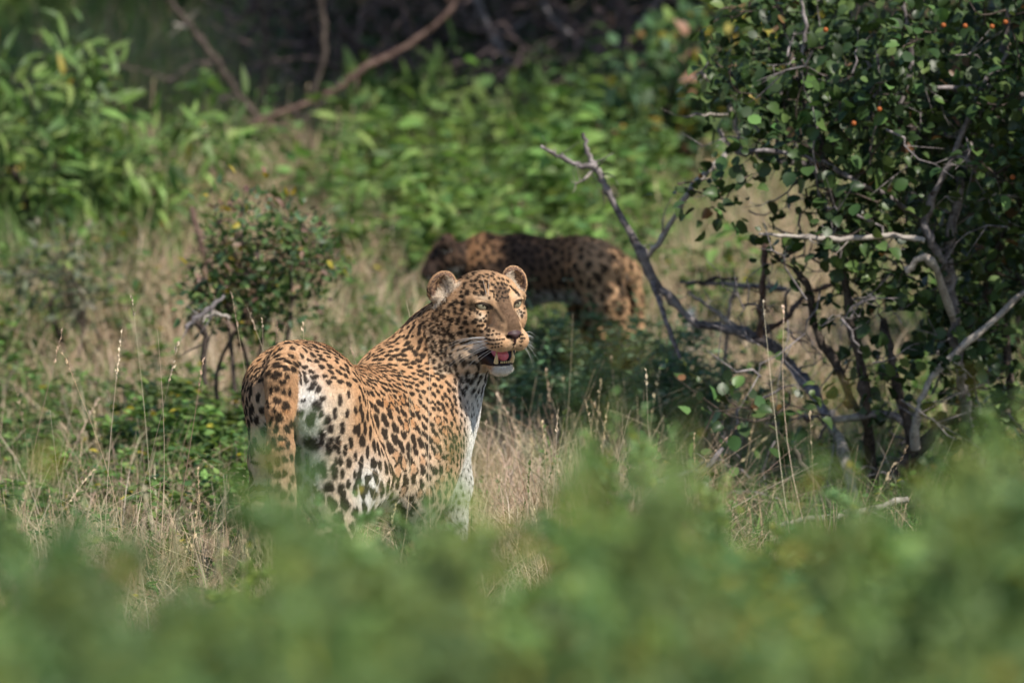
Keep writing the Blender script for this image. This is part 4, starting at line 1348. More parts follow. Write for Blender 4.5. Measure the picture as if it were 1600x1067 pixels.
    for s in (-1, 1):
        ec = W(s * .0385, -.0112, .0012)
        Me = H
        look = H[1] * .96 + s * H[0] * .20 + H[2] * .00
        look /= np.linalg.norm(look); r1 = np.cross(look, [0, 0, 1.]); r1 /= np.linalg.norm(r1)
        Me = np.stack([r1, look, np.cross(r1, look)])
        def ecol(L):
            r = np.sqrt(L[:, 0] ** 2 + L[:, 2] ** 2); c_ = np.zeros((len(L), 3)); c_[:] = [.03, .02, .015]
            ir = (r < .80) & (L[:, 1] > 0); c_[ir] = [.27, .24, .165]
            ed = (r >= .66) & (r < .80) & (L[:, 1] > 0); c_[ed] = [.12, .11, .06]
            c_[(r < .15) & (L[:, 1] > 0)] = [.006, .006, .006]
            return {'col': c_}
        obj('eye', sphere_mesh('eye', ec, Me, .0165, 40, 34, ecol), eye_m, root)
    # --- teeth, tongue
    tooth = simple('tooth_ivory', (.78, .60, .34), .25, .5, .3, 0, .2)
    tongue = simple('tongue_pink', (.80, .20, .28), .32, .5, .35, 0, .3)
    gum = simple('gum_pink', (.50, .14, .15), .3, .5, .4)
    def tooth_part(p0, p1, p2, r):
        Vt, Qt = tube([W(*p0), W(*p1), W(*p2), W(*(np.array(p2) * 1.0 + [0, 0, .0005]))], [r, r * .72, r * .20, .0002], 8)
        obj('tooth', mesh_np('tooth', Vt, [Qt], True), tooth, root)
    for s in (-1, 1):
        tooth_part((s * .0185, .018, -.1235), (s * .0200, .0235, -.113), (s * .0185, .0225, -.0985), .0056)   # lower canines
    for i in range(6):
        a0 = (-2.5 + i) * .0042
        tooth_part((a0, .0265, -.124), (a0, .0275, -.121), (a0, .0275, -.1195), .0014)
    T = Solid()
    T.cone(W(0, -.045, -.108), W(0, -.010, -.107), .018, .017, .01).cone(W(0, -.010, -.107), W(0, .014, -.1095), .0170, .0125, .01)
    T.ell(W(0, .0, -.096), (.0030, .03, .004), .004, H, True)
    tv, tf = T.surface(.0015); tv = T.snap(tv)
    obj('tongue', mesh_np('tongue', tv, [tf], True), tongue, root)
    # --- whiskers
    wm = simple('whisker_white', (.80, .80, .80), .35, .5)
    k = 0
    for s in (-1, 1):
        for row in range(4):
            for j in range(5):
                a0 = s * (.026 + .0042 * j); b0 = .056 - .0085 * j; c0 = -.066 - .0062 * row
                p0 = W(a0, b0, c0)
                L = .055 + .014 * j + .01 * rng.random()
                el = .10 - .16 * row + rng.normal(0, .07); back = -.75 - .10 * j + rng.normal(0, .08)
                d = s * H[0] * .85 + H[1] * back + H[2] * el; d /= np.linalg.norm(d)
                droop = .20 + .12 * rng.random()
                ts = np.linspace(0, 1, 9)
                pts = [p0 + d * L * t - np.array([0, 0, 1]) * L * droop * t * t for t in ts]
                Vw, Qw = tube(pts, .00048 * (1 - ts * .85), 5)
                obj('whisker', mesh_np('whisker', Vw, [Qw], True), wm, root)
    for (p, d, L) in (((-.034, .005, .026), (-.35, .3, 1), .05), ((-.030, .006, .024), (-.1, .35, 1), .055), ((-.012, .05, -.044), (-.2, .5, .9), .022), ((-.06, -.05, -.075), (-.8, -.2, -.5), .04)):
        dd = d[0] * H[0] + d[1] * H[1] + d[2] * H[2]; dd /= np.linalg.norm(dd)
        ts = np.linspace(0, 1, 7)
        Vw, Qw = tube([W(*p) + dd * L * t for t in ts], .00045 * (1 - ts * .85), 5)
        obj('whisker', mesh_np('whisker', Vw, [Qw], True), wm, root)
    return root


LEO = build_leopard()
def build_second():
    rng = np.random.default_rng(13)
    S = Solid()
    Y = 34.2
    B = lambda u, v, y: at(u, v, Y + y)
    def C(a, b, ra, rb, k=.025): S.cone(B(*a), B(*b), ra, rb, k)
    hv = np.array([-1., .12, 0]); hv /= np.linalg.norm(hv)
    # hindquarters towards the right, head low to the left
    C((926, 421, -.02), (900, 421, 0), .074, .074, .03)
    C((900, 421, 0), (810, 424, .04), .070, .082, .04)
    C((810, 424, .04), (756, 418, .05), .082, .070, .04)
    C((757, 385, .02), (758, 440, -.02), .030, .045, .03)      # shoulder
    C((752, 410, .05), (712, 402, .02), .052, .032, .03)       # neck
    S.ell(B(700, 402, 0), (.044, .038, .037), .015)             # head, turned away
    C((688, 410, 0), (672, 424, -.02), .026, .020, .02)
    S.ell(B(696, 380, -.04), (.016, .010, .020), .006).ell(B(700, 379, .05), (.016, .010, .020), .006)
    # near hind leg and far hind leg
    C((932, 428, -.05), (945, 470, -.06), .060, .046, .03)
    C((950, 470, -.06), (972, 520, -.05), .045, .026, .025)
    C((972, 520, -.05), (968, 585, -.05), .023, .022, .02)
    C((968, 588, -.05), (950, 592, -.06), .024, .024, .02)
    C((925, 435, .07), (915, 480, .06), .055, .042, .03)
    C((915, 480, .06), (928, 530, .06), .034, .022, .02)
    C((928, 530, .06), (922, 590, .06), .020, .020, .02)
    C((922, 592, .06), (906, 596, .06), .023, .023, .02)
    C((775, 440, -.03), (770, 500, -.04), .045, .028, .03)
    C((770, 500, -.04), (768, 590, -.04), .025, .021, .02)
    C((768, 592, -.04), (752, 596, -.04), .024, .024, .02)
    C((745, 440, .08), (735, 500, .08), .040, .026, .03)
    C((735, 500, .08), (730, 590, .08), .024, .020, .02)
    C((730, 592, .08), (714, 596, .08), .023, .023, .02)
    T = [(955, 405, 0), (985, 425, .03), (992, 470, .05), (994, 520, .06), (1005, 560, .07), (1025, 572, .08)]
    R = [.030, .022, .019, .018, .017, .012]
    for i in range(5): C(T[i], T[i + 1], R[i], R[i + 1], .012)
    V, F = S.surface(.007); V = S.snap(V, 2); V, F, _ = subdivide(V, F); V = S.snap(V, 1)
    _, N = S.grad(V)
    u, v, w = proj(V); z = V[:, 2]
    n1 = vnoise(V, .05, 3); n2 = vnoise(V, .01, 4)
    mixc = lambda a, b, t: a * (1 - t[:, None]) + b * t[:, None]
    col = np.repeat((ORANGE * .85)[None], len(V), 0)
    coat_shade = np.clip(np.exp(-(((u - 818) / 66) ** 2)) + sstep(735, 722, u), 0, 1) * .92                     # shade on back and side painted into the coat, head end darkened too
    col = mixc(col, np.array([.075, .050, .040]), np.clip(coat_shade * (.8 + .4 * n1), 0, 1))
    hind = sstep(885, 930, u)
    col = mixc(col, TAN, hind * .8)  # sunlit rump painted paler in the coat colour
    col = mixc(col, WHITE, sstep(.4, .9, -N[:, 2]) * .8)
    kd = kdtree.KDTree(len(V))
    for i in range(len(V)): kd.insert(V[i], i)
    kd.balance()
    dark = np.zeros(len(V)); rust = np.zeros(len(V))
    size = .0105 + .005 * hind
    for i in dart(V, size * 1.55, 16000, rng):
        stamp(kd, V, N, dark, rust, V[i], N[i], np.array([.2, 0, -1.]) + rng.normal(0, .2, 3), 1 if (rng.random() < .3 and hind[i] > .5) else 0, size[i] * rng.uniform(.9, 1.3), rng, 1.4)
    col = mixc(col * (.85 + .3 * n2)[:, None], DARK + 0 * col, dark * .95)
    base = B(840, 590, 0); base[2] = float(ground_z([base[0]], [Y])[0])
    root = empty('leopard', base, 'smaller leopard walking away behind, half hidden, with head low', 'leopard', 'leopards in the grass')
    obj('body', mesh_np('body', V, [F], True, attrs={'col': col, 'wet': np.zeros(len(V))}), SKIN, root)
    flow = np.tile(np.array([.9, 0, -.5]), (len(V), 1)); flow[z < .35] = [0, 0, -1]
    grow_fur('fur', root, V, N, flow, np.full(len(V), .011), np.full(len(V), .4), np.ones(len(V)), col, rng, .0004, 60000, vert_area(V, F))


build_second()
# ================================================================ branches, bushes
def curve_pts(pts, n=4, jit=0, rng=None):
    """Catmull-Rom through the points"""
    p = np.asarray(pts, float); q = np.concatenate([[2 * p[0] - p[1]], p, [2 * p[-1] - p[-2]]])
    out = []
    for i in range(len(p) - 1):
        a, b, c, d = q[i:i + 4]
        for t in np.arange(n) / n:
            out.append(.5 * (2 * b + (c - a) * t + (2 * a - 5 * b + 4 * c - d) * t * t + (3 * b - a - 3 * c + d) * t ** 3))
    out.append(p[-1]); out = np.array(out)
    if jit and rng is not None: out[1:-1, :3] += rng.normal(0, jit, (len(out) - 2, 3))
    return out


def branch_geo(tr, Y, rng, knots=True):
    """tr: list of (u, v, half width in px[, distance offset]); returns mesh verts, quads, centre line, radii"""
    P = np.array([list(at(t[0], t[1], Y + (t[3] if len(t) > 3 else 0))) + [t[2] / 21600 * Y] for t in tr])
    C = curve_pts(P, 4)
    pts, r = C[:, :3], np.maximum(C[:, 3], .0008)
    pts[1:-1] += rng.normal(0, .0022, (len(pts) - 2, 3))
    r = r * rng.uniform(.82, 1.2, len(r)) * np.where(rng.random(len(r)) < .12, 1.35, 1)
    V, Q = tube(pts, r, 8)
    return V, Q, pts, r


def cluster_bush(skel_pts, centres, rng, leafn, leafs, kind, cols, p=None, twig_r=.0016, spread=.05, up=.3, droop=0.):
    """twigs from the nearest wood to each leaf cluster, leaves round each twig's outer part"""
    skel = list(skel_pts)
    arr = np.array(skel)
    order = np.argsort([np.min(((arr - c) ** 2).sum(1)) for c in centres])
    TW = []; P, D, S = [], [], []
    for i in order:
        c = centres[i]
        arr = np.array(skel)
        dist = ((arr - c) ** 2).sum(1) + .2 * np.maximum(arr[:, 2] - c[2], 0)
        q = arr[np.argmin(dist)]
        L = np.linalg.norm(c - q)
        if L < .01: continue
        m = max(4, int(L / .04))
        ts = np.linspace(0, 1, m)
        mid = rng.normal(0, .12 * L, 3)
        pts = q + ts[:, None] * (c - q) + np.sin(ts * math.pi)[:, None] * mid + np.outer(-droop * L * ts ** 2, [0, 0, 1])
        V, Q = tube(pts, twig_r * (1.6 - 1.2 * ts) * (1 + L), 4)
        TW.append((V, [Q]))
        if len(skel) < 2500: skel += list(pts[1::2])
        n = rng.poisson(leafn)
        if n == 0: continue
        t = rng.uniform(max(0, 1 - .16 / max(L, .01)), 1.0, n)
        b = np.stack([np.interp(t, ts, pts[:, k]) for k in range(3)], 1)
        off = rng.normal(0, spread, (n, 3))
        P.append(b + off * .6); D.append(off + np.array([0, 0, up - droop]) * spread + rng.normal(0, spread * .3, (n, 3)))
        S.append(leafs * (.4 + .9 * rng.random(n) ** .8))
    P, D, S = np.concatenate(P), np.concatenate(D), np.concatenate(S)
    N = rng.normal(0, .55, (len(P), 3)) + [0.15, -.25, .8]
    return TW, P, D, N, S, pick(cols, len(P), rng, p=p)


def finish_bush(root, TW, P, D, N, S, C, kind, mat, wood, n_parts, rng):
    V, F, Cc = join(TW, [(.1, .1, .1)] * len(TW))
    o = obj('twig', mesh_np('twig', V, F, True), wood, root); o['kind'] = 'stuff'
    k = np.zeros(0, int)
    if n_parts:
        u, v, w = proj(P)
        vis = (u > -20) & (u < 1620) & (v > -20) & (v < 1087)
        # those nearest the camera and largest
        sc = S / w * 1e3 - .9 * (P[:, 1] - P[:, 1].min()) * .5 - 100 * (~vis)
        k = np.argsort(-sc)[:n_parts]
        pool = [one_leaf(kind, c, rng) for c in C[rng.integers(0, len(C), 24)]]
        for i in k:
            j = int(rng.integers(0, 24))
            put_leaf(pool[j], mat, root, P[i], D[i], N[i], float(S[i]))
    rest = np.setdiff1d(np.arange(len(P)), k)
    f = obj('foliage', leaf_mesh('foliage', kind, P[rest], D[rest], N[rest], S[rest], C[rest], rng.uniform(-.6, 2.6, len(rest))), mat, root)
    f['kind'] = 'stuff'


def ell_points(n, c, r, rng, shell=.35):
    """points in an ellipsoid, thinner towards the middle"""
    d = unit(rng.normal(0, 1, (n, 3))); t = rng.random(n) ** (1 / 3 * (1 - shell))
    return np.array(c) + d * t[:, None] * np.array(r)


def build_right_shrub():
    rng = np.random.default_rng(31)
    Y = 32.1
    base = at(1400, 830, Y + .2); base[2] = float(ground_z([base[0]], [Y + .2])[0]) - .03
    root = empty('round_leaved_shrub', base, 'large dark green shrub with round leaves and bare grey lower branches', 'shrub')
    bv = 880
    TR = [  # live stems, from the foot upwards
        ([(1385, bv, 11, .15), (1392, 790, 10, .1), (1425, 700, 9, 0), (1400, 600, 7, 0), (1392, 552, 6, 0), (1380, 500, 5, .1)], BARKD),
        ([(1375, bv, 12, .1), (1388, 768, 10), (1414, 725, 10), (1448, 690, 9), (1470, 660, 8), (1517, 655, 7, .1), (1580, 640, 6, .2), (1650, 600, 5, .3)], BARKD),
        ([(1370, bv, 10, .2), (1362, 720, 9, .1), (1353, 639, 8), (1345, 578, 7), (1330, 509, 7), (1321, 436, 6), (1312, 380, 6), (1298, 300, 6, -.05), (1285, 230, 5), (1250, 150, 5, .1), (1230, 60, 4, .2), (1200, -40, 3, .2)], BARKD),
        ([(1500, bv, 12, .3), (1513, 700, 10, .1), (1509, 634, 9), (1496, 565, 8), (1491, 509, 8), (1483, 436, 8), (1483, 380, 8), (1500, 300, 7), (1520, 200, 6, .1), (1560, 90, 5, .2), (1590, -40, 4, .2)], BARK),
        ([(1480, 417, 6), (1454, 378, 6), (1442, 346, 5), (1414, 323, 5), (1343, 287, 4, -.1), (1300, 262, 4, -.1), (1240, 240, 3, -.1), (1178, 236, 3, -.1)], BARK),
        ([(1483, 436, 7, -.02), (1478, 419, 6, -.05), (1457, 380, 6, -.1), (1446, 339, 5, -.1), (1473, 276, 5, -.1), (1493, 236, 4, -.1), (1536, 134, 4, -.1), (1576, 83, 3, -.1)], BARK),
        ([(1493, 242, 4, -.1), (1520, 258, 4, -.1), (1552, 268, 3, -.1)], BARK),
        ([(1430, 700, 9, -.05), (1435, 639, 5, -.1), (1457, 591, 5, -.1), (1500, 548, 5, -.1), (1556, 496, 5, -.1), (1620, 440, 4)], BARKP),
        ([(1300, 640, 5), (1302, 656, 6), (1358, 647, 6), (1409, 656, 6), (1425, 690, 8)], BARK),
        ([(1490, 500, 6, -.05), (1453, 406, 6, -.15), (1414, 423, 5, -.15)], BARKP),
        ([(1285, 235, 4), (1340, 212, 5), (1402, 189, 5), (1438, 217, 4, -.1)], BARKD),
        ([(1402, 189, 4), (1424, 94, 4), (1416, 43, 3), (1405, -30, 3)], BARK),
        ([(1465, 138, 3), (1532, 138, 4), (1595, 150, 4), (1680, 170, 5)], BARK),
        ([(1580, 640, 6, .2), (1570, 520, 7, .3), (1540, 440, 7, .3), (1590, 330, 6, .3), (1640, 180, 5, .3), (1700, -60, 4, .3)], BARKD),
        ([(1254, 95, 3), (1258, 40, 3), (1250, 0, 2), (1245, -50, 2)], BARK),
        ([(1366, 160, 3, -.1), (1372, 125, 4, -.1), (1355, 95, 3, -.1)], BARK),
        ([(1340, 640, 6, .1), (1300, 560, 7, .1), (1275, 520, 6, .1), (1262, 450, 6, .1), (1240, 420, 4, .1)], BARKD)]
    skel = []
    for tr, mt in TR:
        V, Q, pts, r = branch_geo(tr, Y, rng)
        obj('branch', mesh_np('branch', V, [Q], True), mt, root); skel += list(pts)
    def cen(u, v, dy): return at(u, v, Y + dy)
    cl = []
    def blob(u, v, ru, rv, ry, n, dy=.2):
        c = cen(u, v, dy); cl.append(ell_points(n, c, (ru / 670, ry, rv / 670), rng))
    blob(1470, 60, 300, 190, .75, 250, .35)
    blob(1580, 250, 190, 200, .8, 170, .4)
    blob(1340, 170, 150, 120, .4, 80, .1)
    blob(1150, 90, 90, 100, .3, 22, .2)
    blob(1120, 290, 70, 40, .2, 8, .0)
    blob(1210, 200, 70, 50, .25, 10, -.05)
    blob(1300, 330, 110, 60, .3, 26, .0)
    blob(1560, 480, 120, 80, .4, 34, .3)
    blob(1400, 430, 110, 60, .3, 24, .15)
    blob(1220, 395, 30, 30, .1, 4, -.1)
    blob(1570, 640, 100, 90, .4, 26, .2)
    blob(1420, 560, 110, 70, .3, 16, .1)
    blob(1110, 610, 90, 40, .2, 7, -.2)
    blob(1050, 760, 90, 60, .25, 12, -.6)
    blob(1540, 780, 110, 70, .4, 26, .1)
    blob(1250, 740, 90, 60, .3, 12, .2)
    blob(1720, -210, 270, 200, .5, 240, .3)
    blob(1760, 100, 200, 380, .9, 190, .1)
    blob(2050, -60, 260, 300, .7, 170, -.7)  # unseen leaf mass added sunward to shade the front of the shrub
    blob(1310, -300, 75, 120, .3, 120, 1.3)  # unseen leaf mass added to cast shade on the second leopard
    centres = np.concatenate(cl)
    TW, P, D, N, S, C = cluster_bush(skel, centres, rng, 11, .031, 'round', DARKG + [(.10, .17, .05), (.14, .22, .07), (.20, .12, .05)], [.20, .22, .16, .16, .13, .11, .02], .0016, .055)
    finish_bush(root, TW, P, D, N, S, C, 'round', LEAFD, BARKD, 300, rng)
    tw = []
    for k in range(150):                                     # bare grey twigs through the open lower half
        u = rng.uniform(1150, 1600); v = rng.uniform(60, 840)
        p = at(u, v, Y + rng.uniform(-.25, .5)); L = rng.uniform(.06, .26); d = unit(rng.normal(0, 1, 3) * [1, .7, 1])
        ts = np.linspace(0, 1, 6); pts = p + np.outer(ts * L, d) + np.cumsum(rng.normal(0, .011, (6, 3)), 0)
        Vt, Qt = tube(pts, rng.uniform(.0012, .0042) * (1 - .75 * ts), 5); tw.append((Vt, [Qt]))
        for j in range(2):
            q = pts[rng.integers(1, 5)]; d2 = unit(d + rng.normal(0, .7, 3)); Vt, Qt = tube(q + np.outer(ts * L * .45, d2), .0014 * (1 - .7 * ts), 4); tw.append((Vt, [Qt]))
    Vt, Ft, Ct = join(tw, [(.1, .1, .1)] * len(tw))
    o = obj('bare_twigs', mesh_np('bare_twigs', Vt, Ft, True), BARK, root); o['kind'] = 'stuff'
    # small orange fruits
    fr = simple('orange_fruit', (.30, .085, .02), .6, .3)
    k = 0
    for (u, v) in ((1571, 35), (1508, 41), (1550, 42), (1474, 40), (1374, 171), (1334, 193), (1582, 277), (1290, 47)):
        c = at(u, v, Y - .35)
        o = obj('fruit', sphere_mesh('fruit', c, np.eye(3), .0062, 10, 7), fr, root)


def dead_thing(name, label, cat, group, Y, traces, rng, foot=None):
    """a dead branch: each limb is a part; its lowest limb reaches the ground or another plant"""
    first = at(traces[0][0][0][0], traces[0][0][0][1], Y)
    b = at(*(foot or (traces[0][0][0][0], traces[0][0][0][1])), Y)
    root = empty(name, b, label, cat, group)
    for tr, mt in traces:
        V, Q, pts, r = branch_geo(tr, Y, rng)
        obj('limb', mesh_np('limb', V, [Q], True), mt, root)
        # short snags
        for k in range(rng.integers(3, 8)):
            i = rng.integers(1, len(pts) - 1); d = unit(rng.normal(0, 1, 3)); L = rng.uniform(.02, .13) * rng.uniform(.5, 1)
            ts = np.linspace(0, 1, 4)
            V, Q = tube(pts[i] + np.outer(ts * L, d) + np.outer(np.sin(ts * 3) * .006, rng.normal(0, 1, 3)), r[i] * .38 * (1 - .8 * ts), 5)
            obj('twig', mesh_np('twig', V, [Q], True), mt, root)
    return root


def build_dead_wood():
    rng = np.random.default_rng(41)
    dead_thing('dead_branch', 'long forked grey dead branch arching from the shrub in front of the second leopard', 'branch', None, 32.6, [
        ([(1345, 850, 9, -.7), (1319, 708, 8, -.6), (1297, 664, 7, -.4), (1272, 613, 8, -.2), (1241, 578, 8), (1216, 547, 8), (1175, 526, 8), (1125, 510, 7), (1092, 506, 6), (1059, 477, 6), (1026, 444, 7), (1006, 403, 8), (985, 366, 6), (960, 320, 5), (940, 279, 5), (925, 250, 4), (914, 232, 3.5), (911, 208, 2.5)], BARK),
        ([(945, 285, 4), (931, 262, 4), (902, 258, 3.5), (870, 243, 3), (845, 229, 2)], BARK),
        ([(931, 264, 3), (915, 278, 2.5), (898, 291, 1.5)], BARKP),
        ([(1008, 408, 5), (1022, 390, 4), (1051, 345, 4), (1084, 291, 4.5), (1129, 246, 4.5, .3), (1150, 235, 3, .5)], BARKP),
        ([(1020, 440, 5), (1030, 470, 4, -.03), (1043, 502, 4, -.06), (1063, 560, 3, -.1)], BARK),
        ([(1187, 528, 5), (1190, 469, 5, -.05), (1194, 420, 5, -.05), (1196, 374, 4.5, -.05)], BARKR),
        ([(1150, 512, 4), (1100, 473, 3), (1076, 455, 2)], BARKP),
        ([(1180, 524, 5), (1225, 500, 4, .1), (1257, 462, 3.5, .2), (1300, 445, 3, .3)], BARKR)], rng, (1345, 850))
    dead_thing('dead_branch', 'two short broken grey sticks lying level behind the dead branch fork', 'branch', None, 33.4, [
        ([(1230, 452, 4), (1180, 447, 4), (1110, 443, 3), (1063, 440, 2)], BARK), ([(1154, 436, 3), (1110, 438, 3), (1070, 447, 2)], BARKD),
        ([(1150, 440, 3), (1143, 470, 3), (1135, 520, 2.5), (1135, 680, 3)], BARK)], rng)
    dead_thing('dead_branch', 'pale level stick caught in the middle of the round leaved shrub', 'branch', None, 31.9, [
        ([(1445, 376, 4), (1395, 370, 4), (1312, 374, 4), (1250, 370, 3), (1186, 366, 2)], BARKP)], rng)
    dead_thing('dead_branch', 'broken grey branch tip standing up at the edge of the round leaved shrub', 'branch', None, 32.4, [
        ([(1290, 262, 5), (1200, 250, 5), (1178, 236, 5), (1158, 240, 5), (1135, 220, 4), (1119, 201, 3)], BARK), ([(1160, 238, 4), (1154, 220, 3), (1143, 173, 4), (1123, 138, 4), (1095, 114, 3)], BARKP),
        ([(1143, 180, 2), (1110, 178, 2), (1080, 180, 1.5)], BARKP), ([(1215, 250, 3), (1215, 180, 3), (1225, 130, 3), (1230, 95, 2)], BARK)], rng)
    dead_thing('dead_branch', 'dead grey twig lying on the grass below the shrub roots', 'branch', None, 31.3, [
        ([(1420, 780, 5), (1340, 800, 6), (1270, 812, 5), (1215, 822, 3)], BARKP), ([(1240, 700, 4), (1265, 745, 4), (1300, 800, 4)], BARKD), ([(1010, 760, 4), (1060, 742, 5), (1100, 735, 4), (1130, 700, 3)], BARK)], rng)
    dead_thing('dead_branch', 'curled pale dead twig near the foot of the round leaved shrub', 'branch', None, 29.4, [
        ([(1640, 940, 5), (1580, 965, 4), (1570, 1000, 4), (1545, 1015, 3)], BARKP), ([(1582, 962, 4), (1560, 930, 4), (1535, 925, 3)], BARK), ([(1640, 830, 4), (1590, 835, 4), (1540, 828, 3)], BARKP)], rng)
    # far wood, behind the herbs
    dead_thing('dead_tree_limb', 'long straight dark limb leaning down through the far green bush', 'branch', None, 38.7, [
        ([(405, 190, 5), (360, 131, 5), (337, 94, 5), (300, 45, 5), (266, 0, 4), (235, -50, 4)], BARKD), ([(300, 45, 3), (272, 38, 2)], BARKP)], rng)
    dead_thing('dead_tree_limb', 'thin upright dark limb standing before the far green bush', 'branch', None, 38.9, [
        ([(415, 230, 5), (414, 161, 5), (412, 56, 4), (405, 0, 4), (400, -60, 4)], BARKD)], rng)
    dead_thing('dead_tree_limb', 'thick reddish limb slanting up into the dark thicket', 'branch', None, 38.6, [
        ([(392, 196, 2.7), (405, 188, 4.1), (442, 176, 4.1), (487, 158, 4.8), (540, 128, 5.4), (575, 103, 5.4), (624, 80, 4.8), (680, 40, 4.1), (730, -20, 3.4)], BARKR),
        ([(405, 186, 3.4), (440, 202, 4.1), (480, 221, 3.4), (520, 250, 3.4)], BARKR), ([(487, 158, 3.4), (505, 80, 4.1), (502, 0, 4.8), (498, -60, 4.8)], BARKD)], rng)
    dead_thing('dead_tree_limb', 'purplish bent limb hanging in the middle of the dark thicket', 'branch', None, 39.5, [
        ([(736, -40, 5), (744, 0, 5), (770, 56, 5), (796, 101, 5), (822, 142, 4), (850, 165, 3)], BARK), ([(770, 56, 3), (800, 45, 2), (835, 20, 2)], BARK), ([(760, 30, 3), (725, 30, 2), (690, 15, 2)], BARKD)], rng)
    dead_thing('dead_tree_limb', 'grey limb crossing the dark thicket towards the round leaved shrub', 'branch', None, 39.4, [
        ([(845, 5, 3), (867, 34, 4), (890, 55, 4), (912, 71, 3), (940, 80, 3)], BARK), ([(1060, -30, 3), (1025, 8, 4), (987, 56, 3), (950, 98, 3), (925, 130, 2)], BARK), ([(965, 0, 4), (980, 45, 4), (987, 90, 3)], BARKR)], rng)
    dead_thing('dead_tree_limb', 'fallen grey limb lying under the dark thicket', 'branch', None, 39.0, [
        ([(470, 236, 4), (520, 242, 6), (570, 232, 5), (640, 238, 4)], BARK), ([(650, 220, 3), (610, 205, 3), (560, 215, 2)], BARKD)], rng)
    dead_thing('dead_branch', 'curved grey dead branch lying below the small bush', 'branch', None, 32.6, [
        ([(290, 512, 3), (305, 500, 5), (330, 480, 4), (350, 462, 2)], BARK), ([(305, 502, 5), (322, 528, 5), (318, 570, 4), (322, 600, 4)], BARKD), ([(310, 500, 3), (335, 490, 3), (358, 497, 2)], BARKP)], rng)
    dead_thing('dead_branch', 'short reddish stump sticking up beside the small bush', 'branch', None, 35.4, [
        ([(330, 420, 5), (318, 390, 5), (308, 360, 5), (298, 322, 4)], BARKR)], rng)
    # tangle of fine dead twigs in the dark thicket
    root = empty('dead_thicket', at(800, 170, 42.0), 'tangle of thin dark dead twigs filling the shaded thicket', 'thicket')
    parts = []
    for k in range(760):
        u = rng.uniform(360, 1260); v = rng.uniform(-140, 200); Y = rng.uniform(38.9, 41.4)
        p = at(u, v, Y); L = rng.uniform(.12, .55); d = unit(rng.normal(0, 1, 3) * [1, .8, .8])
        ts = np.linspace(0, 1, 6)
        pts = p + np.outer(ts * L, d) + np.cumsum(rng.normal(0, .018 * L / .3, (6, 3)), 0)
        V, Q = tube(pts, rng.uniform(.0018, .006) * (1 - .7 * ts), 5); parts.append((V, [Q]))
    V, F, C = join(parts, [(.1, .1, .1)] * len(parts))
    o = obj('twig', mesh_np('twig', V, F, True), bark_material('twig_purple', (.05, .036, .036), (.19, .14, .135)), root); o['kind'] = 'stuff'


def bush(name, label, cat, group, foot, Y, blobs, rng, leafn, leafs, kind, cols, p=None, mat=None, wood=None, n_parts=0, stems=4, spread=.05, up=.3, droop=0., px=None):
    """free-standing bush: foot (u), blobs (u, v, ru, rv, ry, n, dy)"""
    x = X(foot, Y); z = float(ground_z([x], [Y])[0]) - .03
    root = empty(name, (x, Y, z), label, cat, group)
    s = px or 21600 / Y
    cl = np.concatenate([ell_points(n, at(u, v, Y + dy), (ru / s, ry, rv / s), rng) for u, v, ru, rv, ry, n, dy in blobs])
    skel = []
    b0 = np.array([x, Y, z])
    for k in range(stems):
        tgt = cl[rng.integers(0, len(cl))] * .75 + cl.mean(0) * .25
        b = b0 + np.array([rng.normal(0, .03), rng.normal(0, .03), 0])
        m = (b + tgt) / 2 + rng.normal(0, .04, 3) + np.array([0, 0, .06])
        C = curve_pts(np.array([b, b * .6 + m * .4 + rng.normal(0, .012, 3), m, tgt]), 5)
        r = np.linspace(.009, .003, len(C)) * (1.0 + .5 * (len(cl) > 150))
        V, Q = tube(C, r, 7); obj('branch', mesh_np('branch', V, [Q], True), wood or BARKD, root); skel += list(C[3:])
    TW, P, D, N, S, C = cluster_bush(skel, cl, rng, leafn, leafs, kind, cols, p, .0013, spread, up, droop)
    finish_bush(root, TW, P, D, N, S, C, kind, mat or LEAF, wood or BARKD, n_parts, rng)
    return root


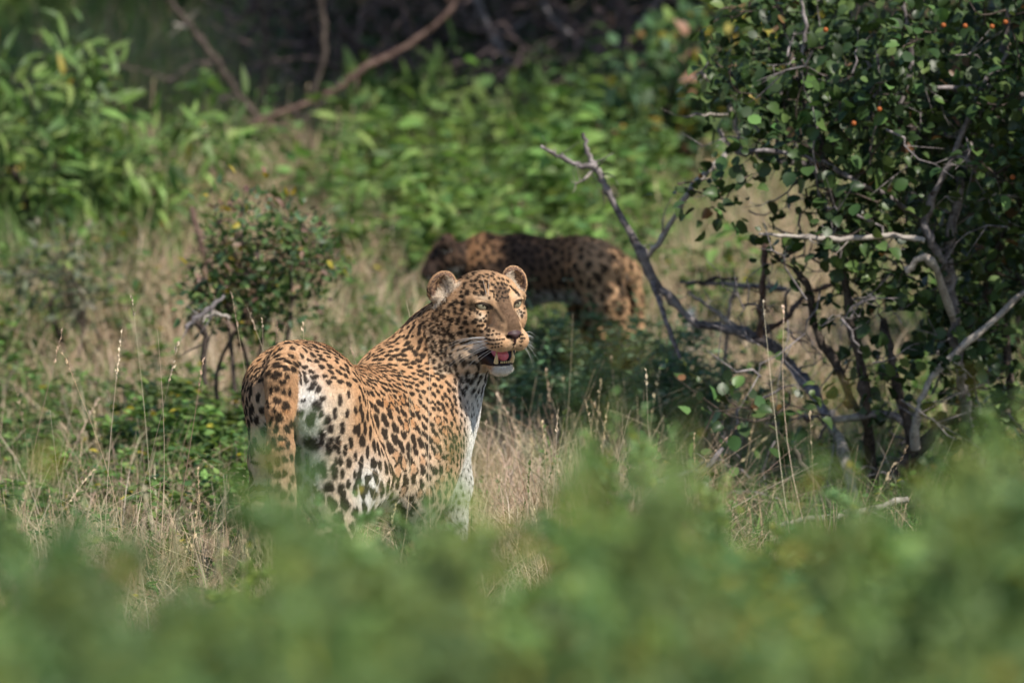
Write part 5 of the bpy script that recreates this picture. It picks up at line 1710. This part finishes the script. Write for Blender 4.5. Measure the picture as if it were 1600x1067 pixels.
def build_bushes():
    rng = np.random.default_rng(51)
    bush('small_bush', 'small rounded bush with green, yellow and reddish brown leaves', 'bush', None, 390, 33.4,
         [(400, 330, 70, 42, .12, 16, 0), (475, 385, 68, 48, .14, 30, 0), (350, 430, 55, 52, .13, 28, 0), (430, 440, 85, 45, .15, 26, .05), (310, 465, 22, 30, .08, 10, 0), (415, 390, 90, 80, .10, 16, 0), (395, 492, 85, 24, .12, 22, -.02)],
         rng, 14, .024, 'ovate', GREEN[:3] + BLUEG[:2] + [(.22, .14, .10), (.27, .19, .15), (.16, .10, .08), (.33, .22, .16)] + YEL[:1], [.15, .13, .13, .16, .12, .07, .08, .04, .08, .04], LEAF, BARKD, 260, 5, .042)
    bush('drooping_leaf_bush', 'tall bush with drooping narrow green leaves on thin arching twigs', 'bush', None, 60, 37.2,
         [(60, 210, 150, 150, .4, 95, 0), (190, 250, 130, 60, .25, 34, -.1), (330, 190, 60, 25, .12, 8, -.1), (60, 370, 150, 110, .4, 50, .1), (240, 330, 40, 40, .15, 9, -.1), (130, 90, 50, 40, .2, 8, 0)],
         rng, 9, .072, 'lance', GREEN[:3] + BRIGHT[:3] + YEL[:1], [.2, .2, .17, .16, .13, .12, .02], LEAF, BARKD, 300, 7, .05, .1, .35)
    bush('grey_leaf_bush', 'dusky low bush of fine dull twigs between the left bushes', 'bush', None, 110, 35.2,
         [(95, 430, 90, 60, .25, 40, 0)], rng, 10, .03, 'small', [(.10, .12, .07), (.14, .13, .09), (.08, .10, .055)], None, LEAF, BARKD, 0, 5, .04)
    bush('far_bush', 'broad soft green bush far behind the leaning limb', 'bush', None, 250, 42.5,
         [(120, 0, 220, 130, .5, 120, 0), (380, 60, 150, 120, .4, 90, 0), (60, 130, 150, 70, .4, 50, 0), (250, -120, 300, 100, .6, 80, .3)],
         rng, 14, .055, 'ovate', BRIGHT[:2] + GREEN[:3], None, LEAF, BARKD, 0, 8, .06)
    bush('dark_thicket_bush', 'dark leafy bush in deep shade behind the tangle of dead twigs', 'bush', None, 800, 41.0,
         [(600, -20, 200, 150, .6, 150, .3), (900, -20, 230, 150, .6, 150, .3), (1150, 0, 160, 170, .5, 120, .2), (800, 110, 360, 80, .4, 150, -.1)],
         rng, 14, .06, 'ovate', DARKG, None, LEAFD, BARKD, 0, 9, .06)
    bush('mid_bush', 'loose green bush with yellowing leaves between thicket and round leaved shrub', 'bush', None, 1080, 38.4,
         [(1050, 130, 120, 90, .35, 60, 0), (1150, 60, 110, 80, .3, 50, 0), (1130, 200, 90, 50, .3, 26, 0), (1000, 210, 80, 40, .3, 24, 0)],
         rng, 10, .05, 'ovate', GREEN + BLUEG + YEL + REDB[3:], [.1, .1, .08, .1, .08, .1, .1, .1, .08, .05, .03, .08], LEAF, BARKD, 160, 7, .06)
    bush('thicket_shoot', 'leafy green shoots standing in front of the dark thicket', 'bush', None, 640, 38.9,
         [(610, 150, 60, 30, .2, 10, 0), (640, 200, 120, 40, .3, 30, 0), (880, 200, 110, 50, .3, 34, 0), (770, 215, 90, 30, .3, 22, 0), (690, 110, 30, 30, .1, 4, 0)],
         rng, 8, .085, 'lance', BRIGHT + GREEN[:2], None, LEAF, BARKD, 120, 7, .07, .6)
    bush('dark_backing_bush', 'dense dark bush standing close behind the round leaved shrub', 'bush', None, 1560, 34.6,  # added backing, so gaps in the shrub look dark
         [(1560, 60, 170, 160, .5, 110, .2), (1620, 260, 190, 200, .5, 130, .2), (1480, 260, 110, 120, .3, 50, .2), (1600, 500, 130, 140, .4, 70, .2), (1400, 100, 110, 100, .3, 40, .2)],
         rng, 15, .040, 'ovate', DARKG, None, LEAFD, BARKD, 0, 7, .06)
    # tall shade tree behind everything: its crown is above the picture and keeps the thicket dark
    x0, Y0 = 1.5, 42.0
    z0 = float(ground_z([x0], [Y0])[0]) - .05
    root = empty('shade_tree', (x0, Y0, z0), 'spreading tree whose crown shades the dark thicket', 'tree')  # added unseen tree, its crown darkens the thicket
    C = curve_pts(np.array([[x0, Y0, z0], [x0 + .05, Y0, z0 + .8], [x0 - .05, Y0 - .2, z0 + 1.7], [x0 - .4, Y0 - .8, z0 + 2.6]]), 6)
    V, Q = tube(C, np.linspace(.10, .05, len(C)), 12); obj('trunk', mesh_np('trunk', V, [Q], True), BARKD, root)
    skel = list(C[6:])
    for k in range(7):
        a = rng.uniform(0, 6.28); t = C[8 + k]
        tgt = np.array([1.7, 39.7, z0 + 2.8]) + np.array([math.cos(a) * 2.0, math.sin(a) * 1.5, rng.uniform(-.3, .8)])
        B = curve_pts(np.array([t, (t + tgt) / 2 + [0, 0, .3], tgt]), 6); V, Q = tube(B, np.linspace(.05, .012, len(B)), 8)
        obj('limb', mesh_np('limb', V, [Q], True), BARKD, root); skel += list(B)
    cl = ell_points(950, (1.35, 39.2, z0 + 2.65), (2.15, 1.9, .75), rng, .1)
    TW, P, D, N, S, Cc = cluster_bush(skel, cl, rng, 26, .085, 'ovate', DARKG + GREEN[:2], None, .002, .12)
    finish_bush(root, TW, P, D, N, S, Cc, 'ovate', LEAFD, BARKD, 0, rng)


def build_foreground():
    rng = np.random.default_rng(61)
    FG = [(.16, .26, .095), (.125, .215, .090), (.19, .28, .10), (.10, .18, .080), (.21, .29, .085), (.135, .225, .10)]
    tint = [(.85, .85, .80), (1.15, 1.1, 1.05), (1.5, 1.38, 1.3), (1.4, 1.2, .85), (.95, 1.05, 1.15)]
    protos = [herb_proto('feathery_plant', rng, 9, .80, .20, 'small', 85, .040, [tuple(np.array(c) * tint[i]) for c in FG] + YEL[:1], LEAF, 0, .05, .0028, sub=12, p=[.18, .18, .16, .16, .14, .15, .03]) for i in range(5)]
    yprotos = [herb_proto('yellowing_plant', rng, 7, .75, .22, 'small', 60, .042, FG[:3] + [(.42, .34, .07), (.36, .27, .07)], LEAF, 0, .05, .0028, sub=9, p=[.2, .2, .2, .2, .2]) for i in range(2)]
    TOP = [(-60, 660, 16.3), (30, 670, 15.4), (90, 705, 16.8), (150, 745, 15.4), (215, 765, 16.3), (270, 755, 17.3), (330, 775, 15.4), (400, 760, 16.8), (450, 745, 17.7), (500, 745, 15.8), (550, 735, 17.3), (605, 735, 16.3), (655, 745, 17.7), (700, 775, 15.4), (750, 785, 16.8), (800, 775, 17.3),
           (850, 735, 16.3), (900, 685, 17.3), (945, 610, 18.2), (985, 555, 18.8), (1020, 610, 17.7), (1065, 665, 17.3), (1120, 660, 18.2), (1165, 660, 18.8), (1230, 665, 17.7), (1290, 685, 18.8), (1350, 665, 17.3), (1420, 685, 18.2), (1480, 660, 17.3), (1530, 620, 18.2), (1590, 590, 17.3), (1650, 590, 16.3),
           (60, 795, 13.4), (180, 825, 12.9), (300, 825, 13.7), (420, 815, 13.1), (540, 805, 14.9), (660, 825, 13.4), (780, 835, 13.1), (900, 805, 15.1), (1020, 785, 13.3), (1140, 795, 15.4), (1260, 805, 13.4), (1380, 805, 15.1), (1500, 795, 13.7), (1600, 845, 15.4),
           (0, 875, 11.6), (130, 895, 11.9), (260, 895, 11.4), (390, 885, 12.0), (520, 885, 11.4), (650, 895, 12.0), (780, 895, 11.6), (910, 885, 11.9), (1040, 875, 11.4), (1170, 875, 12.0), (1300, 885, 11.7), (1430, 895, 12.2)]
    Y_I = (3, 9, 13, 17, 20, 26, 30, 34, 38, 41, 45, 49, 53, 57)
    def place(u, i):
        z = [110, 250, 380, 520, 640, 760, 880, 960, 1060, 1180, 1320, 1460]
        n = ['before the dry clump edge', 'below the dry clump', 'beside the brown grass gap', 'hiding the big leopard hind feet', 'hiding the big leopard belly', 'hiding the big leopard forefeet',
             'right of the white foreleg', 'beside the tallest green plume', 'forming the tallest green plume', 'before the fallen twigs', 'before the dead branch foot', 'before the shrub stems', 'before the shrub edge']
        return n[int(np.searchsorted(z, u))] + (', far row' if i < 32 else ', middle row' if i < 46 else ', front row')
    for i, (u, v, Y) in enumerate(TOP):
        if 390 < u < 830: v -= 92
        if u < 110: v -= 50
        if 110 < u < 390 and Y > 13: v += 60
        x = X(u, Y); g = float(ground_z([x], [Y])[0]) - .01
        top = at(u, v, Y)[2]; h = top - g
        pr = yprotos[i % 2] if i in Y_I else protos[int(rng.integers(0, 5))]
        k = h / .84
        r = copy_thing(pr, (x, Y, g), rng.uniform(0, 6.28), rng.uniform(.85, 1.1), None, k)
        if pr in yprotos: tag(r, 'blurred green plant with yellowing leaves ' + place(u, i), 'plant', 'yellowing plants nearest the viewer')
        else: tag(r, 'blurred feathery green plant ' + place(u, i), 'plant', 'feathery plants nearest the viewer')
    MID = [(890, 700, 24), (930, 640, 25), (975, 600, 24.5), (1030, 640, 25.5), (1090, 650, 24), (1150, 640, 26), (1200, 680, 25), (1260, 690, 26), (1330, 690, 25), (1400, 680, 26), (1470, 640, 25), (1540, 620, 26), (1590, 560, 24),
           (1120, 760, 23), (1300, 770, 22.5), (1440, 760, 23), (420, 815, 25), (480, 800, 26), (540, 790, 25.5), (600, 795, 26), (660, 790, 25), (720, 830, 26), (60, 720, 24), (10, 700, 23), (120, 780, 25), (900, 820, 23)]
    for i, (u, v, Y) in enumerate([(950, 575, 15.5), (985, 545, 16), (1015, 590, 15), (1330, 650, 16), (1500, 620, 16), (1575, 560, 16.5), (400, 800, 14.5), (440, 780, 15), (480, 790, 14), (530, 780, 15), (590, 785, 14.5), (650, 790, 15), (700, 800, 14)]):
        x = X(u, Y); g = float(ground_z([x], [Y])[0]) - .01; k = (at(u, v, Y)[2] - g) / .80
        r = copy_thing(protos[2], (x, Y, g), rng.uniform(0, 6.28), .55, None, k)
        tag(r, 'tall pale green plume ' + place(u, 0).replace(', far row', ''), 'plant', 'feathery plants nearest the viewer')
    for i, (u, v, Y) in enumerate(MID[::2]):
        x = X(u, Y); g = float(ground_z([x], [Y])[0]) - .01; k = (at(u, v - (60 if 370 < u < 800 else 0), Y)[2] - g) / .84
        r = copy_thing(protos[i % 5], (x, Y, g), rng.uniform(0, 6.28), .62, None, max(k, .2))
        tag(r, 'thin feathery plant ' + place(u, 0).replace('far row', 'behind the rest'), 'plant', 'feathery plants nearest the viewer')
    for p in protos + yprotos: kill(p)
    V, F, C = tuft_mesh(rng, 26, .7, .14, DRY, .5, .3, .0018)
    me = mesh_np('tall_dry_tuft', V, F, False, attrs={'col': C})
    L8 = ['leftmost of the tall brown tufts', 'brown tuft between two feathery plants', 'brown tuft left of the leopard tail', 'brown tuft at the shrub edge', 'brown tuft under the white foreleg', 'tall brown tuft beyond the feathery plants', 'brown tuft before the shrub stems', 'brown tuft nearest the leopard tail', 'brown tuft in the corner below the shrub', 'second brown tuft in the corner below the shrub']
    for i, (u, v, Y) in enumerate(((130, 800, 22), (170, 860, 19), (320, 760, 25), (1560, 900, 22), (690, 880, 22), (270, 740, 26), (1450, 880, 24), (365, 730, 27), (1540, 960, 17), (1600, 940, 18))):
        x = X(u, Y); g = float(ground_z([x], [Y])[0]); k = (at(u, v, Y)[2] - g) / .72
        o = obj('tall_dry_tuft', me, STRAW, None, (x, Y, g)); o.scale = (1, 1, max(k, .3)); o.rotation_euler.z = i * 1.3
        tag(o, 'tall dry grass, ' + L8[i], 'grass tuft', 'tall dry tufts nearest the viewer')


def build_stone():
    rng = np.random.default_rng(71)
    c = at(1078, 500, 35.2); g = float(ground_z([c[0]], [35.2])[0])
    S = Solid(); S.ell((c[0], 35.2, c[2]), (.011, .013, .028), .006).ell((c[0] + .005, 35.2, c[2] + .015), (.009, .010, .018), .006).ell((c[0], 35.2, g + .03), (.04, .035, .05), .01).cone((c[0], 35.2, g), (c[0], 35.2, c[2]), .016, .010, .02)
    V, F = S.surface(.006); V = S.snap(V) + rng.normal(0, .0008, (len(V), 3))
    tag(obj('pale_stone', mesh_np('pale_stone', V, [F], True), bark_material('pale_rock', (.40, .38, .36), (.62, .60, .57), 40)), 'small upright white stone in the grass beside the dead branch', 'stone')


build_right_shrub()
build_dead_wood()
build_bushes()
build_foreground()
build_stone()


def build_dead_leaves():
    rng = np.random.default_rng(81)
    L = [(330, 115, 40.3, 'pale pinkish dead leaf caught on the leaning limb'), (445, 172, 39.2, 'salmon dead leaf on the fork of the reddish limb'), (845, 150, 39.3, 'pink curled dead leaf below the purplish bent limb'),
         (990, 125, 39.2, 'pink dead leaf hanging at the right end of the dark thicket'), (850, 172, 39.2, 'brownish pink dead leaf lowest under the purplish bent limb'), (1085, 205, 39.2, 'large pinkish dead leaf beside the broken branch tip'),
         (1075, 232, 39.0, 'brown dead leaf under the broken branch tip'), (630, 126, 39.1, 'long yellowish dead leaf in front of the dark thicket'), (945, 28, 39.3, 'small orange dead leaf high in the dark thicket')]
    for u, v, Y, lab in L:
        p = at(u, v, Y); c = np.array([.38, .22, .16]) * rng.uniform(.85, 1.15)
        if 'yellow' in lab: c = np.array([.42, .33, .12])
        P = p + rng.normal(0, .012, (4, 3)); k = 4
        me = leaf_mesh('dead_leaf', 'ovate', P, rng.normal(0, 1, (k, 3)), rng.normal(0, 1, (k, 3)) + [0, -1, .5], rng.uniform(.035, .055, k), np.repeat(c[None], k, 0), rng.uniform(1, 3, k))
        tag(obj('dead_leaf', me, STRAW), lab, 'dead leaf', 'dead leaves caught in the thicket')


build_dead_leaves()


def order_labels():
    by = {}
    for o in SC.objects:
        if o.parent is None and o.get('label') and o.get('group'): by.setdefault((o['group'], o['label']), []).append(o)
    names = {2: ['western', 'eastern']}
    for (g, lab), l in by.items():
        if 1 < len(l) <= 7:
            l.sort(key=lambda o: o.location.x / max(o.location.y, 1))
            w = ['leftmost', 'second', 'third', 'fourth', 'fifth', 'sixth', 'seventh']
            for i, o in enumerate(l):
                if len(l) == 2: o['label'] = lab + (', left one' if i == 0 else ', right one')
                else: o['label'] = lab + (', leftmost' if i == 0 else ', rightmost' if i == len(l) - 1 else ', %s from left' % w[i])


order_labels()
